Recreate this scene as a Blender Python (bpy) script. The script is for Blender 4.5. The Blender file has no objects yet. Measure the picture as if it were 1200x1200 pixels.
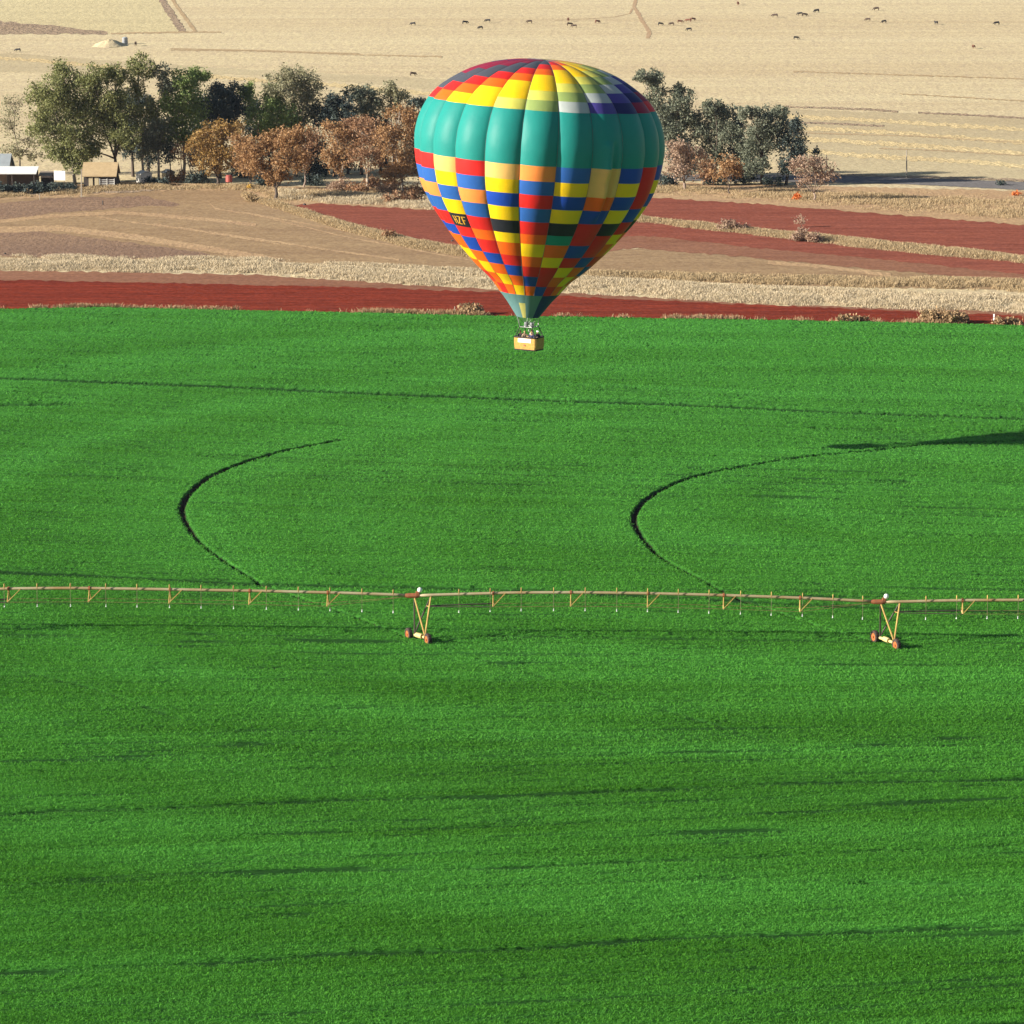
import bpy, math, random
import numpy as np
from mathutils import Vector, Matrix
R = math.radians
rng = np.random.default_rng(7)
random.seed(7)
scene = bpy.context.scene
COL = scene.collection

# ------------------------------------------------------------------ view geometry (1200 px photograph)
F = 4000.0; CAMH = 58.5; PITCH = R(10.85)
CP, SP = math.cos(PITCH), math.sin(PITCH)
CAM = np.array([0.0, 0.0, CAMH])
HAZE = .00002
SUN_E, SUN_A = R(19.0), R(16.0)          # elevation; how far the sun stands behind the camera's left

def height(y):                            # the land is flat, then rises gently beyond 900 m
    y = np.minimum(np.asarray(y, float), 2600.0)
    s = y - 880.0
    return 0.03 * (np.sqrt(s * s + 60.0 ** 2) + s) / 2

def ray(px, py):
    u = (np.asarray(px, float) - 600) / F; v = (600 - np.asarray(py, float)) / F
    return u, CP + v * SP, -SP + v * CP

def hit(px, py, lift=0.0):                # where a line of sight meets the land
    dx, dy, dz = ray(px, py)
    dx, dy, dz = np.broadcast_arrays(dx, dy, dz)
    lo = np.full(dx.shape, 20.0); hi = np.full(dx.shape, 3500.0)
    for _ in range(45):
        m = (lo + hi) / 2
        below = CAMH + dz * m < height(dy * m) + lift
        hi = np.where(below, m, hi); lo = np.where(below, lo, m)
    t = (lo + hi) / 2
    return np.stack([dx * t, dy * t, height(dy * t) + lift], -1)

def at_y(px, py, y):                      # the point seen at px,py standing at distance y
    dx, dy, dz = ray(px, py); t = y / dy
    return np.array([dx * t, y, CAMH + dz * t])

def scale_at(y): return y / CP / F        # metres per photo pixel (close enough)

# ------------------------------------------------------------------ noise
def vnoise(x, y, sx, sy, seed):
    r = np.random.default_rng(seed); N = 512
    tab = r.random((N, N)).astype(np.float32)
    X = x / sx; Y = y / sy
    xi = np.floor(X).astype(int); yi = np.floor(Y).astype(int)
    fx = X - xi; fy = Y - yi
    fx = fx * fx * (3 - 2 * fx); fy = fy * fy * (3 - 2 * fy)
    a = tab[xi % N, yi % N]; b = tab[(xi + 1) % N, yi % N]; c = tab[xi % N, (yi + 1) % N]; d = tab[(xi + 1) % N, (yi + 1) % N]
    return (a * (1 - fx) + b * fx) * (1 - fy) + (c * (1 - fx) + d * fx) * fy

# ------------------------------------------------------------------ materials
def new_mat(name):
    m = bpy.data.materials.new(name); m.use_nodes = True
    nt = m.node_tree; b = nt.nodes['Principled BSDF']
    return m, nt, b

def mix_rgb(nt, fac, a, b, mode='MIX'):
    n = nt.nodes.new('ShaderNodeMix'); n.data_type = 'RGBA'; n.blend_type = mode
    def put(sock, v):
        if hasattr(v, 'node'): nt.links.new(v, sock)
        elif isinstance(v, (int, float)): sock.default_value = v
        else: sock.default_value = (*v, 1) if len(v) == 3 else v
    put(n.inputs['Factor'], fac); put(n.inputs['A'], a); put(n.inputs['B'], b)
    return n.outputs['Result']

def pos_noise(nt, scl, detail=3, rough=.6, off=0.0):
    g = nt.nodes.new('ShaderNodeNewGeometry'); mp = nt.nodes.new('ShaderNodeMapping')
    mp.inputs['Scale'].default_value = scl; mp.inputs['Location'].default_value = (off, off * .7, off * .3)
    nt.links.new(g.outputs['Position'], mp.inputs['Vector'])
    n = nt.nodes.new('ShaderNodeTexNoise'); n.inputs['Scale'].default_value = 1
    n.inputs['Detail'].default_value = detail; n.inputs['Roughness'].default_value = rough
    nt.links.new(mp.outputs['Vector'], n.inputs['Vector'])
    return n.outputs['Fac']

def ramp(nt, fac, lo, hi):
    n = nt.nodes.new('ShaderNodeMapRange'); n.inputs['From Min'].default_value = lo; n.inputs['From Max'].default_value = hi
    nt.links.new(fac, n.inputs['Value']); return n.outputs['Result']

def bump(nt, b, fac, strength, dist):
    n = nt.nodes.new('ShaderNodeBump'); n.inputs['Strength'].default_value = strength; n.inputs['Distance'].default_value = dist
    nt.links.new(fac, n.inputs['Height']); nt.links.new(n.outputs['Normal'], b.inputs['Normal'])

def ground_mat(name, c0, c1, c2, band=(.012, .09), speck=(.9, .35), bs=.5, bd=.25, band_lo=.35, band_hi=.65, speck_mix=.6, rot=0):
    """c0/c1 in long bands, c2 as speckle of tufts or clods"""
    m, nt, b = new_mat(name)
    f1 = ramp(nt, pos_noise(nt, (band[0], band[1], 0), 4, .6, 3.1), band_lo, band_hi)
    f2 = ramp(nt, pos_noise(nt, (speck[0], speck[1], 0), 4, .75, 7.7), .42, .66)
    f3 = pos_noise(nt, (band[0] * .35, band[1] * .12, 0), 3, .5, 1.7)
    c = mix_rgb(nt, f1, c0, c1)
    k = nt.nodes.new('ShaderNodeMath'); k.operation = 'MULTIPLY'; k.inputs[1].default_value = speck_mix
    nt.links.new(f2, k.inputs[0])
    c = mix_rgb(nt, k.outputs[0], c, c2)
    f3r = ramp(nt, f3, .3, .7)
    c = mix_rgb(nt, f3r, c, mix_rgb(nt, 1.0, c, (.88, .84, .82), 'MULTIPLY'))
    fine = ramp(nt, pos_noise(nt, (1.6, .8, 0), 3, .8, 9.3), .40, .68)
    c = mix_rgb(nt, fine, mix_rgb(nt, 1.0, c, (.80, .78, .77), 'MULTIPLY'), mix_rgb(nt, 1.0, c, (1.10, 1.10, 1.08), 'MULTIPLY'))
    nt.links.new(c, b.inputs['Base Color']); b.inputs['Roughness'].default_value = .95
    b.inputs['Specular IOR Level'].default_value = 0
    bump(nt, b, pos_noise(nt, (speck[0] * .9, speck[1] * .9, 0), 4, .7, 2.2), bs, bd)
    return m

def leaf_mat(name, cols, trans=.25, rough=.6):
    m, nt, b = new_mat(name)
    g = nt.nodes.new('ShaderNodeNewGeometry')
    cr = nt.nodes.new('ShaderNodeValToRGB'); els = cr.color_ramp.elements
    while len(els) < len(cols): els.new(.5)
    for i, c in enumerate(cols):
        els[i].position = i / (len(cols) - 1); els[i].color = (*c, 1)
    mr = nt.nodes.new('ShaderNodeMapRange'); mr.inputs['To Min'].default_value = .2; mr.inputs['To Max'].default_value = .8
    nt.links.new(g.outputs['Random Per Island'], mr.inputs['Value']); nt.links.new(mr.outputs['Result'], cr.inputs['Fac'])
    nt.links.new(cr.outputs['Color'], b.inputs['Base Color']); b.inputs['Roughness'].default_value = rough
    b.inputs['Specular IOR Level'].default_value = .25
    t = nt.nodes.new('ShaderNodeBsdfTranslucent'); nt.links.new(cr.outputs['Color'], t.inputs['Color'])
    mx = nt.nodes.new('ShaderNodeMixShader'); mx.inputs[0].default_value = trans
    out = nt.nodes['Material Output']
    nt.links.new(b.outputs[0], mx.inputs[1]); nt.links.new(t.outputs[0], mx.inputs[2]); nt.links.new(mx.outputs[0], out.inputs['Surface'])
    return m

def solid_mat(name, c, rough=.6, metal=0.0, c2=None, scl=2.0, spec=.4):
    m, nt, b = new_mat(name)
    c2 = c2 or tuple(x * .72 for x in c)
    f = ramp(nt, pos_noise(nt, (scl, scl, scl), 4, .65, 4.2), .35, .7)
    nt.links.new(mix_rgb(nt, f, c, c2), b.inputs['Base Color'])
    b.inputs['Roughness'].default_value = rough; b.inputs['Metallic'].default_value = metal
    b.inputs['Specular IOR Level'].default_value = spec
    return m

# ------------------------------------------------------------------ mesh helpers
def np_mesh(name, V, Fq, mat, smooth=False):
    V = np.ascontiguousarray(V, np.float32); Fq = np.ascontiguousarray(Fq, np.int32)
    me = bpy.data.meshes.new(name)
    k = Fq.shape[1]; n = len(Fq)
    me.vertices.add(len(V)); me.vertices.foreach_set('co', V.ravel())
    me.loops.add(n * k); me.loops.foreach_set('vertex_index', Fq.ravel())
    me.polygons.add(n); me.polygons.foreach_set('loop_start', np.arange(0, n * k, k, dtype=np.int32))
    me.polygons.foreach_set('loop_total', np.full(n, k, np.int32))
    if smooth: me.polygons.foreach_set('use_smooth', np.ones(n, bool))
    me.update(calc_edges=True); me.validate()
    if mat: me.materials.append(mat)
    return me

def link(name, me, parent=None, loc=None):
    o = bpy.data.objects.new(name, me); COL.objects.link(o)
    if parent: o.parent = parent
    if loc is not None: o.location = loc
    return o

def tag(o, label, cat, group=None):
    o['label'] = label; o['category'] = cat
    if group: o['group'] = group
    return o

def structure(o): o['kind'] = 'structure'; return o

def empty(name, loc):
    o = bpy.data.objects.new(name, None); COL.objects.link(o); o.location = tuple(float(v) for v in loc); o.empty_display_size = .3
    return o

class MB:
    """collects tubes, boxes and blobs given in world coordinates; builds ONE mesh"""
    def __init__(s): s.v = []; s.f = []
    def add(s, vs, fs):
        k = len(s.v); s.v += [tuple(map(float, p)) for p in vs]; s.f += [tuple(i + k for i in f) for f in fs]
    def tube(s, pts, rad, seg=6, cap=True):
        pts = [Vector(tuple(map(float, p))) for p in pts]
        if not hasattr(rad, '__len__'): rad = [rad] * len(pts)
        vs = []; fs = []; n = len(pts); up = None
        for i, p in enumerate(pts):
            d = (pts[min(i + 1, n - 1)] - pts[max(i - 1, 0)])
            d = d.normalized() if d.length > 1e-9 else Vector((0, 0, 1))
            if up is None: up = Vector((0, 0, 1)) if abs(d.z) < .9 else Vector((0, 1, 0))
            a = d.cross(up).normalized(); b = a.cross(d).normalized(); up = b
            for k in range(seg):
                t = 2 * math.pi * k / seg
                vs.append(p + (a * math.cos(t) + b * math.sin(t)) * rad[i])
        for i in range(n - 1):
            for k in range(seg):
                k2 = (k + 1) % seg
                fs.append((i * seg + k, i * seg + k2, (i + 1) * seg + k2, (i + 1) * seg + k))
        if cap:
            fs.append(tuple(range(seg))[::-1]); fs.append(tuple((n - 1) * seg + k for k in range(seg)))
        s.add(vs, fs); return s
    def box(s, c, size, yaw=0.0, taper=1.0, bev=0.0):
        c = Vector(tuple(map(float, c))); hx, hy, hz = [q / 2 for q in size]; M = Matrix.Rotation(yaw, 3, 'Z'); vs = []
        if bev <= 0:
            for z, t in ((-hz, 1), (hz, taper)):
                for x, y in ((-hx, -hy), (hx, -hy), (hx, hy), (-hx, hy)): vs.append(c + M @ Vector((x * t, y * t, z)))
            s.add(vs, [(3, 2, 1, 0), (4, 5, 6, 7), (0, 1, 5, 4), (1, 2, 6, 5), (2, 3, 7, 6), (3, 0, 4, 7)]); return s
        b = bev; ring = [(-hx + b, -hy), (hx - b, -hy), (hx, -hy + b), (hx, hy - b), (hx - b, hy), (-hx + b, hy), (-hx, hy - b), (-hx, -hy + b)]
        for z, t in ((-hz, 1), (hz, taper)):
            for x, y in ring: vs.append(c + M @ Vector((x * t, y * t, z)))
        s.add(vs, [tuple(range(8))[::-1], tuple(range(8, 16))] + [(i, (i + 1) % 8, 8 + (i + 1) % 8, 8 + i) for i in range(8)]); return s
    def ball(s, c, r, sq=(1, 1, 1), seg=10, rings=7, zmin=-1.0):
        c = Vector(tuple(map(float, c))); vs = []; fs = []
        for i in range(rings + 1):
            ph = math.pi * i / rings
            for k in range(seg):
                t = 2 * math.pi * k / seg
                z = max(math.cos(ph), zmin)
                vs.append(c + Vector((math.sin(ph) * math.cos(t) * sq[0], math.sin(ph) * math.sin(t) * sq[1], z * sq[2])) * r)
        for i in range(rings):
            for k in range(seg):
                k2 = (k + 1) % seg; fs.append((i * seg + k, (i + 1) * seg + k, (i + 1) * seg + k2, i * seg + k2))
        s.add(vs, fs); return s
    def poly(s, pts, thick):
        """flat polygon extruded along a vector"""
        n = len(pts); t = Vector(thick); a = [Vector(tuple(map(float, p))) for p in pts]
        s.add(a + [p + t for p in a], [tuple(range(n))[::-1], tuple(range(n, 2 * n))] + [(i, (i + 1) % n, n + (i + 1) % n, n + i) for i in range(n)]); return s
    def mesh(s, name, mat, org=(0, 0, 0), smooth=False):
        me = bpy.data.meshes.new(name); o = Vector(org)
        me.from_pydata([tuple(Vector(v) - o) for v in s.v], [], s.f); me.update()
        if smooth: me.polygons.foreach_set('use_smooth', [True] * len(me.polygons))
        me.materials.append(mat); return me
    def build(s, name, mat, parent=None, smooth=False):
        org = Vector((0, 0, 0)); p = parent
        while p is not None: org += p.location; p = p.parent
        return link(name, s.mesh(name, mat, org, smooth), parent)
    def solo(s, name, mat, org, smooth=False):
        return link(name, s.mesh(name, mat, org, smooth), None, tuple(float(q) for q in org))

def skin_mesh(name, pts, edges, radii, mat, sub=1, root=0):
    me = bpy.data.meshes.new(name); me.from_pydata(pts, edges, [])
    o = bpy.data.objects.new(name, me); COL.objects.link(o)
    sk = o.modifiers.new('skin', 'SKIN'); sk.use_smooth_shade = True
    for i, d in enumerate(me.skin_vertices[0].data):
        r = radii[i]; d.radius = (r, r) if not hasattr(r, '__len__') else r; d.use_root = (i == root)
    ss = o.modifiers.new('sub', 'SUBSURF'); ss.levels = sub; ss.render_levels = sub
    dg = bpy.context.evaluated_depsgraph_get(); ev = o.evaluated_get(dg)
    out = bpy.data.meshes.new_from_object(ev)
    bpy.data.objects.remove(o); bpy.data.meshes.remove(me)
    out.materials.clear(); out.materials.append(mat); out.name = name
    return out

# ------------------------------------------------------------------ palette
M = {}
M['veld'] = ground_mat('dry_veld', (.76, .66, .41), (.68, .57, .355), (.53, .43, .305), band=(.005, .10), speck=(.7, .25), bs=.5, bd=.3, speck_mix=.7)
M['veld_pale'] = ground_mat('pale_stubble', (.73, .64, .38), (.64, .56, .34), (.50, .43, .27), band=(.006, .045), speck=(.5, .2), bs=.5, bd=.5, speck_mix=.5)
M['veld_cut'] = ground_mat('cut_pasture', (.62, .53, .33), (.55, .465, .295), (.48, .39, .27), band=(.006, .06), speck=(.5, .25), bs=.3, bd=.4, speck_mix=.4)
M['windrow'] = ground_mat('pale_hay_row', (.78, .64, .36), (.70, .56, .31), (.6, .47, .27), band=(.03, .2), speck=(.6, .4), bs=.8, bd=.6)
M['faint'] = ground_mat('thin_grass_line', (.50, .375, .225), (.58, .445, .265), (.42, .31, .2), band=(.05, .2), speck=(.4, .3), bs=.4, bd=.3)
M['dark_rough'] = ground_mat('rough_grass', (.38, .29, .21), (.45, .35, .235), (.30, .225, .175), band=(.03, .2), speck=(.5, .3), bs=.9, bd=.8)
M['brown'] = ground_mat('brown_plough', (.45, .32, .185), (.37, .255, .15), (.26, .175, .115), band=(.006, .10), speck=(.35, .8), bs=.6, bd=.3, speck_mix=.5)
M['dark_plough'] = ground_mat('dark_plough', (.29, .195, .14), (.37, .25, .165), (.22, .145, .11), band=(.01, .12), speck=(1.2, .5), bs=.6, bd=.3, speck_mix=.5)
M['straw'] = ground_mat('straw_row', (.58, .41, .235), (.50, .34, .205), (.42, .275, .175), band=(.02, .2), speck=(1.0, .6), bs=.6, bd=.3)
M['red'] = ground_mat('red_soil', (.315, .060, .035), (.23, .046, .03), (.14, .036, .027), band=(.006, .35), speck=(.22, 1.0), bs=1.0, bd=.35, speck_mix=.7, band_lo=.4, band_hi=.6)
M['red2'] = ground_mat('red_soil_far', (.35, .118, .080), (.29, .094, .066), (.20, .068, .052), band=(.005, .3), speck=(.2, .9), bs=.9, bd=.3, speck_mix=.6, band_lo=.4, band_hi=.6)
M['red_edge'] = ground_mat('faded_soil', (.36, .19, .12), (.30, .145, .095), (.24, .115, .08), band=(.006, .2), speck=(.2, .8), bs=.6, bd=.25)
M['road'] = ground_mat('old_tarmac', (.23, .22, .22), (.19, .185, .19), (.27, .25, .23), band=(.01, .3), speck=(1, .6), bs=.1, bd=.1, speck_mix=.3)
M['path'] = ground_mat('trodden_path', (.52, .37, .23), (.50, .355, .22), (.46, .32, .21), band=(.05, .05), speck=(.8, .4))
M['grass'] = leaf_mat('dry_grass_blades', [(.36, .27, .18), (.60, .50, .33), (.50, .41, .29), (.72, .64, .47)], .3, .8)
M['grass_tan'] = leaf_mat('tan_grass_blades', [(.28, .20, .13), (.48, .36, .2), (.40, .30, .18), (.60, .49, .31)], .3, .8)
M['weeds'] = leaf_mat('brown_weeds', [(.16, .10, .07), (.34, .22, .12), (.45, .31, .17), (.24, .16, .1)], .2, .8)
M['bark_pale'] = solid_mat('pale_bark', (.36, .31, .25), .9, c2=(.19, .15, .12), scl=1.2)
M['bark_dark'] = solid_mat('dark_bark', (.10, .075, .06), .9, scl=1.2)
M['twig'] = solid_mat('grey_twig', (.27, .2, .16), .9, scl=1.0)
LEAF = {
 'olive': leaf_mat('olive_leaf', [(.12, .14, .055), (.25, .255, .10), (.18, .20, .075), (.31, .305, .14)], .3),
 'bright': leaf_mat('green_leaf', [(.11, .18, .055), (.24, .31, .10), (.18, .25, .075), (.32, .36, .15)], .3),
 'dark': leaf_mat('dark_shaded_leaf', [(.03, .045, .055), (.05, .072, .072), (.08, .10, .08), (.04, .055, .065)], .15),  # dark green trees, and the shade on back-row trees put into the colour
 'pale': leaf_mat('grey_green_leaf', [(.21, .21, .12), (.32, .30, .185), (.27, .255, .15), (.17, .17, .10)], .3),
 'blue': leaf_mat('blue_green_leaf', [(.085, .105, .085), (.19, .205, .14), (.14, .16, .115), (.25, .25, .155)], .25),
 'orange': leaf_mat('rust_leaf', [(.26, .14, .062), (.40, .24, .112), (.33, .185, .085), (.19, .108, .065)], .3),
 'gold': leaf_mat('gold_brown_leaf', [(.30, .18, .06), (.38, .24, .075), (.24, .15, .06), (.33, .16, .065)], .3),
 'brown': leaf_mat('brown_leaf', [(.24, .135, .08), (.38, .225, .125), (.30, .165, .09), (.18, .105, .075)], .3),
 'pink': leaf_mat('withered_leaf', [(.36, .25, .18), (.46, .33, .23), (.32, .215, .16), (.40, .28, .17)], .3),
 'redflower': leaf_mat('orange_bloom', [(.6, .16, .04), (.7, .22, .06), (.5, .12, .04)]),
 'yellowflower': leaf_mat('yellow_bloom', [(.6, .4, .06), (.7, .45, .08), (.5, .3, .06)]),
}

# ------------------------------------------------------------------ land
xs = np.unique(np.concatenate([np.linspace(-6000, -400, 30), np.linspace(-400, 400, 41), np.linspace(400, 6000, 30)]))
ys = np.unique(np.concatenate([np.linspace(-4000, 100, 25), np.arange(100, 600, 50), np.arange(600, 1700, 6), np.linspace(1700, 2600, 30), np.linspace(2600, 9000, 30)]))
def grid_mesh(name, P, mat, smooth=True):
    """P: array rows x cols x 3"""
    r, c = P.shape[:2]
    idx = np.arange(r * c).reshape(r, c)
    Fq = np.stack([idx[:-1, :-1], idx[:-1, 1:], idx[1:, 1:], idx[1:, :-1]], -1).reshape(-1, 4)
    return np_mesh(name, P.reshape(-1, 3), Fq, mat, smooth)
X, Y = np.meshgrid(xs, ys)
structure(link('ground', grid_mesh('ground', np.stack([X, Y, height(Y)], -1), M['veld'])))

def interp_line(line, x):
    l = np.array(line, float); return np.interp(x, l[:, 0], l[:, 1])

def sheet(name, top, bot, mat, lift, x0=-420, x1=1620, step=6, rows=10, rag=1.0, seed=1):
    """a field laid on the land between two surveyed edge lines"""
    px = np.arange(x0, x1 + 1, step, dtype=float)
    r = np.random.default_rng(seed)
    yt = interp_line(top, px) + (r.random(len(px)) - .5) * rag * 2; yb = interp_line(bot, px) + (r.random(len(px)) - .5) * rag * 2
    v = np.linspace(0, 1, rows)[:, None]
    P = hit(np.broadcast_to(px, (rows, len(px))), yb * (1 - v) + yt * v)
    # spread the rows evenly on the ground
    A = P[0]; B = P[-1]
    Q = A[None] * (1 - v[..., None]) + B[None] * v[..., None]
    Q[..., 2] = height(Q[..., 1]) + lift * .22
    return structure(link(name, grid_mesh(name, Q, mat)))

def E(*pts):                              # extend an edge line sideways with its end slopes kept gentle
    p = list(pts); return [(p[0][0] - 600, p[0][1] + 4)] + p + [(p[-1][0] + 600, p[-1][1] + 6)]

FIELD_EDGE = [(-600, 366), (0, 364), (130, 362.5), (300, 366), (450, 369), (620, 373), (900, 377), (1200, 383.5), (1800, 394)]
sheet('near_soil_margin', E((0, 317), (300, 322), (500, 335), (700, 345), (900, 357), (1200, 366)), FIELD_EDGE, M['red_edge'], .05, seed=2)
sheet('red_soil_field', E((0, 328), (150, 331), (300, 334), (420, 337), (600, 343), (700, 349), (900, 358), (1200, 370)), FIELD_EDGE, M['red'], .09, seed=3)
sheet('brown_plough_field', E((0, 233), (90, 231), (170, 223), (290, 222), (330, 240), (400, 264), (500, 288), (600, 300), (750, 291), (900, 300), (1050, 315), (1200, 326)),
      E((0, 303), (300, 306), (500, 316), (700, 323), (900, 335), (1200, 340)), M['brown'], .05, seed=4)
# darker and paler passes of the plough
sheet('dark_plough_band', [(-420, 240), (0, 238), (60, 232), (170, 230), (215, 240)], [(-420, 262), (0, 259), (60, 250), (170, 242), (215, 241)], M['dark_plough'], .09, x0=-420, x1=215, seed=5)
sheet('dark_plough_tract', [(-420, 292), (0, 272), (40, 270), (150, 284), (250, 298)], [(-420, 310), (0, 300), (100, 303), (250, 304)], M['dark_plough'], .09, x0=-420, x1=250, seed=6)
for i, (t, w, x0, x1) in enumerate([
    ([(-420, 268), (0, 258), (50, 252), (140, 247), (250, 256), (300, 262)], 4, -420, 300),
    ([(-420, 282), (0, 266), (70, 264), (160, 275), (280, 294), (330, 303)], 7, -420, 330),
    ([(180, 262), (300, 279), (400, 294), (470, 304)], 2, 180, 470),
    ([(245, 236), (252, 244), (300, 251), (400, 269), (500, 287), (560, 299)], 1.6, 245, 560),
    ([(290, 249), (400, 276), (500, 295), (560, 306)], 1.3, 290, 560),
    ([(900, 306), (960, 310), (1045, 321)], 4, 900, 1045),
    ([(100, 250), (140, 258), (220, 268), (330, 286)], 1.5, 100, 330)]):
    sheet('straw_row', t, [(a, b + w) for a, b in t], M['straw'], .13 + i * .004, x0=x0, x1=x1, rows=4, rag=.5, step=4, seed=20 + i)
sheet('far_red_field', [(330, 240), (380, 236), (500, 243), (640, 240), (740, 226), (900, 238), (1000, 246), (1200, 262), (1800, 300)],
      [(330, 241), (400, 262), (490, 280), (560, 297), (640, 300), (750, 288), (900, 301), (1050, 315), (1200, 322), (1800, 352)], M['red2'], .10, x0=330, x1=1620, seed=7)
sheet('fading_red_field', [(640, 288), (750, 276), (900, 292), (1050, 306), (1200, 322), (1800, 345)],
      [(640, 300), (750, 291), (900, 304), (1050, 318), (1200, 330), (1800, 356)], M['red_edge'], .15, x0=640, x1=1620, seed=8)
# grassy verge below the trees and the road on the right
sheet('grass_verge', E((0, 219), (150, 213), (300, 218), (500, 222), (750, 213), (960, 218), (1200, 224)), [(-600, 240), (0, 234), (90, 231), (170, 224), (290, 223), (330, 241), (380, 239), (500, 246), (740, 230), (900, 240), (1000, 248), (1200, 264), (1800, 300)], M['straw'], .17, seed=9)
sheet('gravel_road', [(700, 204), (960, 205.5), (1060, 208), (1200, 213.5), (1620, 225)], [(700, 211), (960, 214), (1060, 216), (1200, 223), (1620, 240)], M['road'], .22, x0=700, x1=1620, rag=.25, seed=10)
sheet('bank_shadow', [(940, 202.5), (1060, 206), (1200, 210.5), (1620, 222)], [(940, 205), (1060, 208), (1200, 213), (1620, 224)], M['dark_rough'], .26, x0=940, rows=4, seed=11)  # flat dark strip painted as the embankment's shadow line above the road
sheet('farm_track', [(-420, 226), (0, 226), (60, 224.5), (160, 222.5), (250, 217), (290, 221)], [(-420, 230), (0, 229.5), (60, 227.5), (160, 225), (250, 220), (290, 222)], M['dark_rough'], .24, x0=-420, x1=290, rows=4, seed=12)
# the far slope: stubble, rough strips, mown stripes
sheet('pale_stubble_field', [(-420, -60), (160, -60), (175, -20), (190, 0), (201, 16), (215, 37)], [(-420, 40), (0, 40), (130, 39), (215, 38)], M['veld_pale'], .10, x0=-420, x1=215, rows=40, seed=13)
sheet('rough_strip', [(-420, 22), (0, 25), (60, 30), (130, 38)], [(-420, 38), (0, 40), (60, 40), (130, 40)], M['dark_rough'], .16, x0=-420, x1=130, rows=6, seed=14)
sheet('cut_pasture', [(-420, 62), (0, 62), (120, 70), (300, 82), (500, 92), (640, 105)], [(-420, 80), (0, 84), (200, 86), (300, 88), (500, 104), (640, 110)], M['veld_cut'], .10, x0=-420, x1=640, seed=15)
for i, (t, w, x0, x1) in enumerate([
    ([(-420, 66), (0, 66), (120, 76), (190, 82), (250, 88), (400, 98), (520, 110), (640, 120)], 4, -420, 640),
    ([(920, 134), (1040, 140), (1200, 150), (1620, 172)], 4.5, 920, 1620),
    ([(925, 147), (1040, 153), (1200, 165), (1620, 186)], 4.5, 925, 1620),
    ([(930, 160), (1040, 166), (1200, 178), (1620, 200)], 5, 930, 1620),
    ([(940, 174), (1010, 180), (1150, 188), (1200, 193), (1620, 212)], 5, 940, 1620)]):
    sheet('hay_row', t, [(a, b + w) for a, b in t], M['windrow'], .2 + i * .004, x0=x0, x1=x1, rows=4, rag=1.3, step=4, seed=40 + i)
sheet('mown_pasture', [(920, 128), (1040, 132), (1200, 139), (1620, 155)], [(920, 206), (1060, 207), (1200, 212), (1620, 226)], M['veld_cut'], .11, x0=920, x1=1620, rows=30, seed=16)
for i, (t, w, x0, x1) in enumerate([
    ([(915, 124), (1000, 126.5), (1030, 128), (1054, 130)], 2.2, 920, 1054), ([(1076, 131), (1120, 133), (1200, 137.5), (1620, 155)], 2.2, 1076, 1620),
    ([(915, 142), (980, 144), (1038, 147)], 2.2, 922, 1038), ([(930, 155), (1070, 159), (1200, 167), (1500, 184)], 1.2, 930, 1500), ([(940, 170), (1100, 176), (1200, 182), (1500, 200)], 1.2, 1030, 1500),
    ([(130, 39), (160, 38), (215, 37), (260, 37)], 1.6, 130, 260),
    ([(200, 58), (300, 59), (400, 63), (520, 66)], 1.3, 200, 520),
    ([(800, 80), (950, 84), (1200, 92), (1620, 108)], 1.0, 930, 1250),
    ([(780, 95), (960, 104), (1200, 118), (1620, 140)], 1.0, 1055, 1500)]):
    sheet('rough_line', t, [(a, b + w) for a, b in t], M['dark_rough' if i < 5 and w > 2 else 'faint'], .24 + i * .004, x0=x0, x1=x1, rows=3, rag=.5, step=3, seed=60 + i)

def strip(name, pts, w, mat, lift, seed):
    """a narrow trodden strip of width w metres following surveyed points"""
    P = [hit(a, b) for a, b in pts]; L = []
    for i in range(len(P) - 1):
        for k in range(8): L.append(P[i] * (1 - k / 8) + P[i + 1] * k / 8)
    L.append(P[-1]); L = np.array(L); r = np.random.default_rng(seed)
    T = np.gradient(L[:, :2], axis=0); T /= np.linalg.norm(T, axis=1)[:, None]
    Nn = np.stack([-T[:, 1], T[:, 0]], -1); ww = w * (.35 + .3 * r.random(len(L)))[:, None]
    A = L.copy(); B = L.copy(); A[:, :2] += Nn * ww; B[:, :2] -= Nn * ww
    for q in (A, B): q[:, 2] = height(q[:, 1]) + lift * .22
    return structure(link(name, grid_mesh(name, np.stack([A, B]), mat)))
strip('cattle_path', [(748, -12), (745, 0), (743, 8), (748, 16), (752, 24), (757, 31), (761, 38), (759, 45)], 1.3, M['path'], .2, 1)
strip('cattle_path', [(741, 10), (738, 16), (720, 20), (690, 22), (650, 24)], .7, M['path'], .21, 2)
strip('field_track', [(184, -14), (191, 2), (200, 16), (208, 28), (214, 37)], 2.6, M['dark_rough'], .27, 3)
strip('field_track', [(196, -12), (206, 6), (218, 22), (229, 37)], 1.2, M['faint'], .28, 4)
strip('soil_scrape', [(200, 57), (300, 59), (420, 63)], 2, M['faint'], .26, 5)

# ------------------------------------------------------------------ green crop
def smooth_line(pts, step=.12, lift=.3):
    P = np.array([hit(a, b, lift)[:2] for a, b in pts]); out = []
    P = np.vstack([2 * P[0] - P[1], P, 2 * P[-1] - P[-2]])
    for i in range(1, len(P) - 2):
        a, b, c, d = P[i - 1], P[i], P[i + 1], P[i + 2]
        n = max(2, int(np.linalg.norm(c - b) / step)); t = np.linspace(0, 1, n, endpoint=False)[:, None]
        out.append(.5 * (2 * b + (c - a) * t + (2 * a - 5 * b + 4 * c - d) * t ** 2 + (3 * b - a - 3 * c + d) * t ** 3))
    return np.vstack(out)

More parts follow.
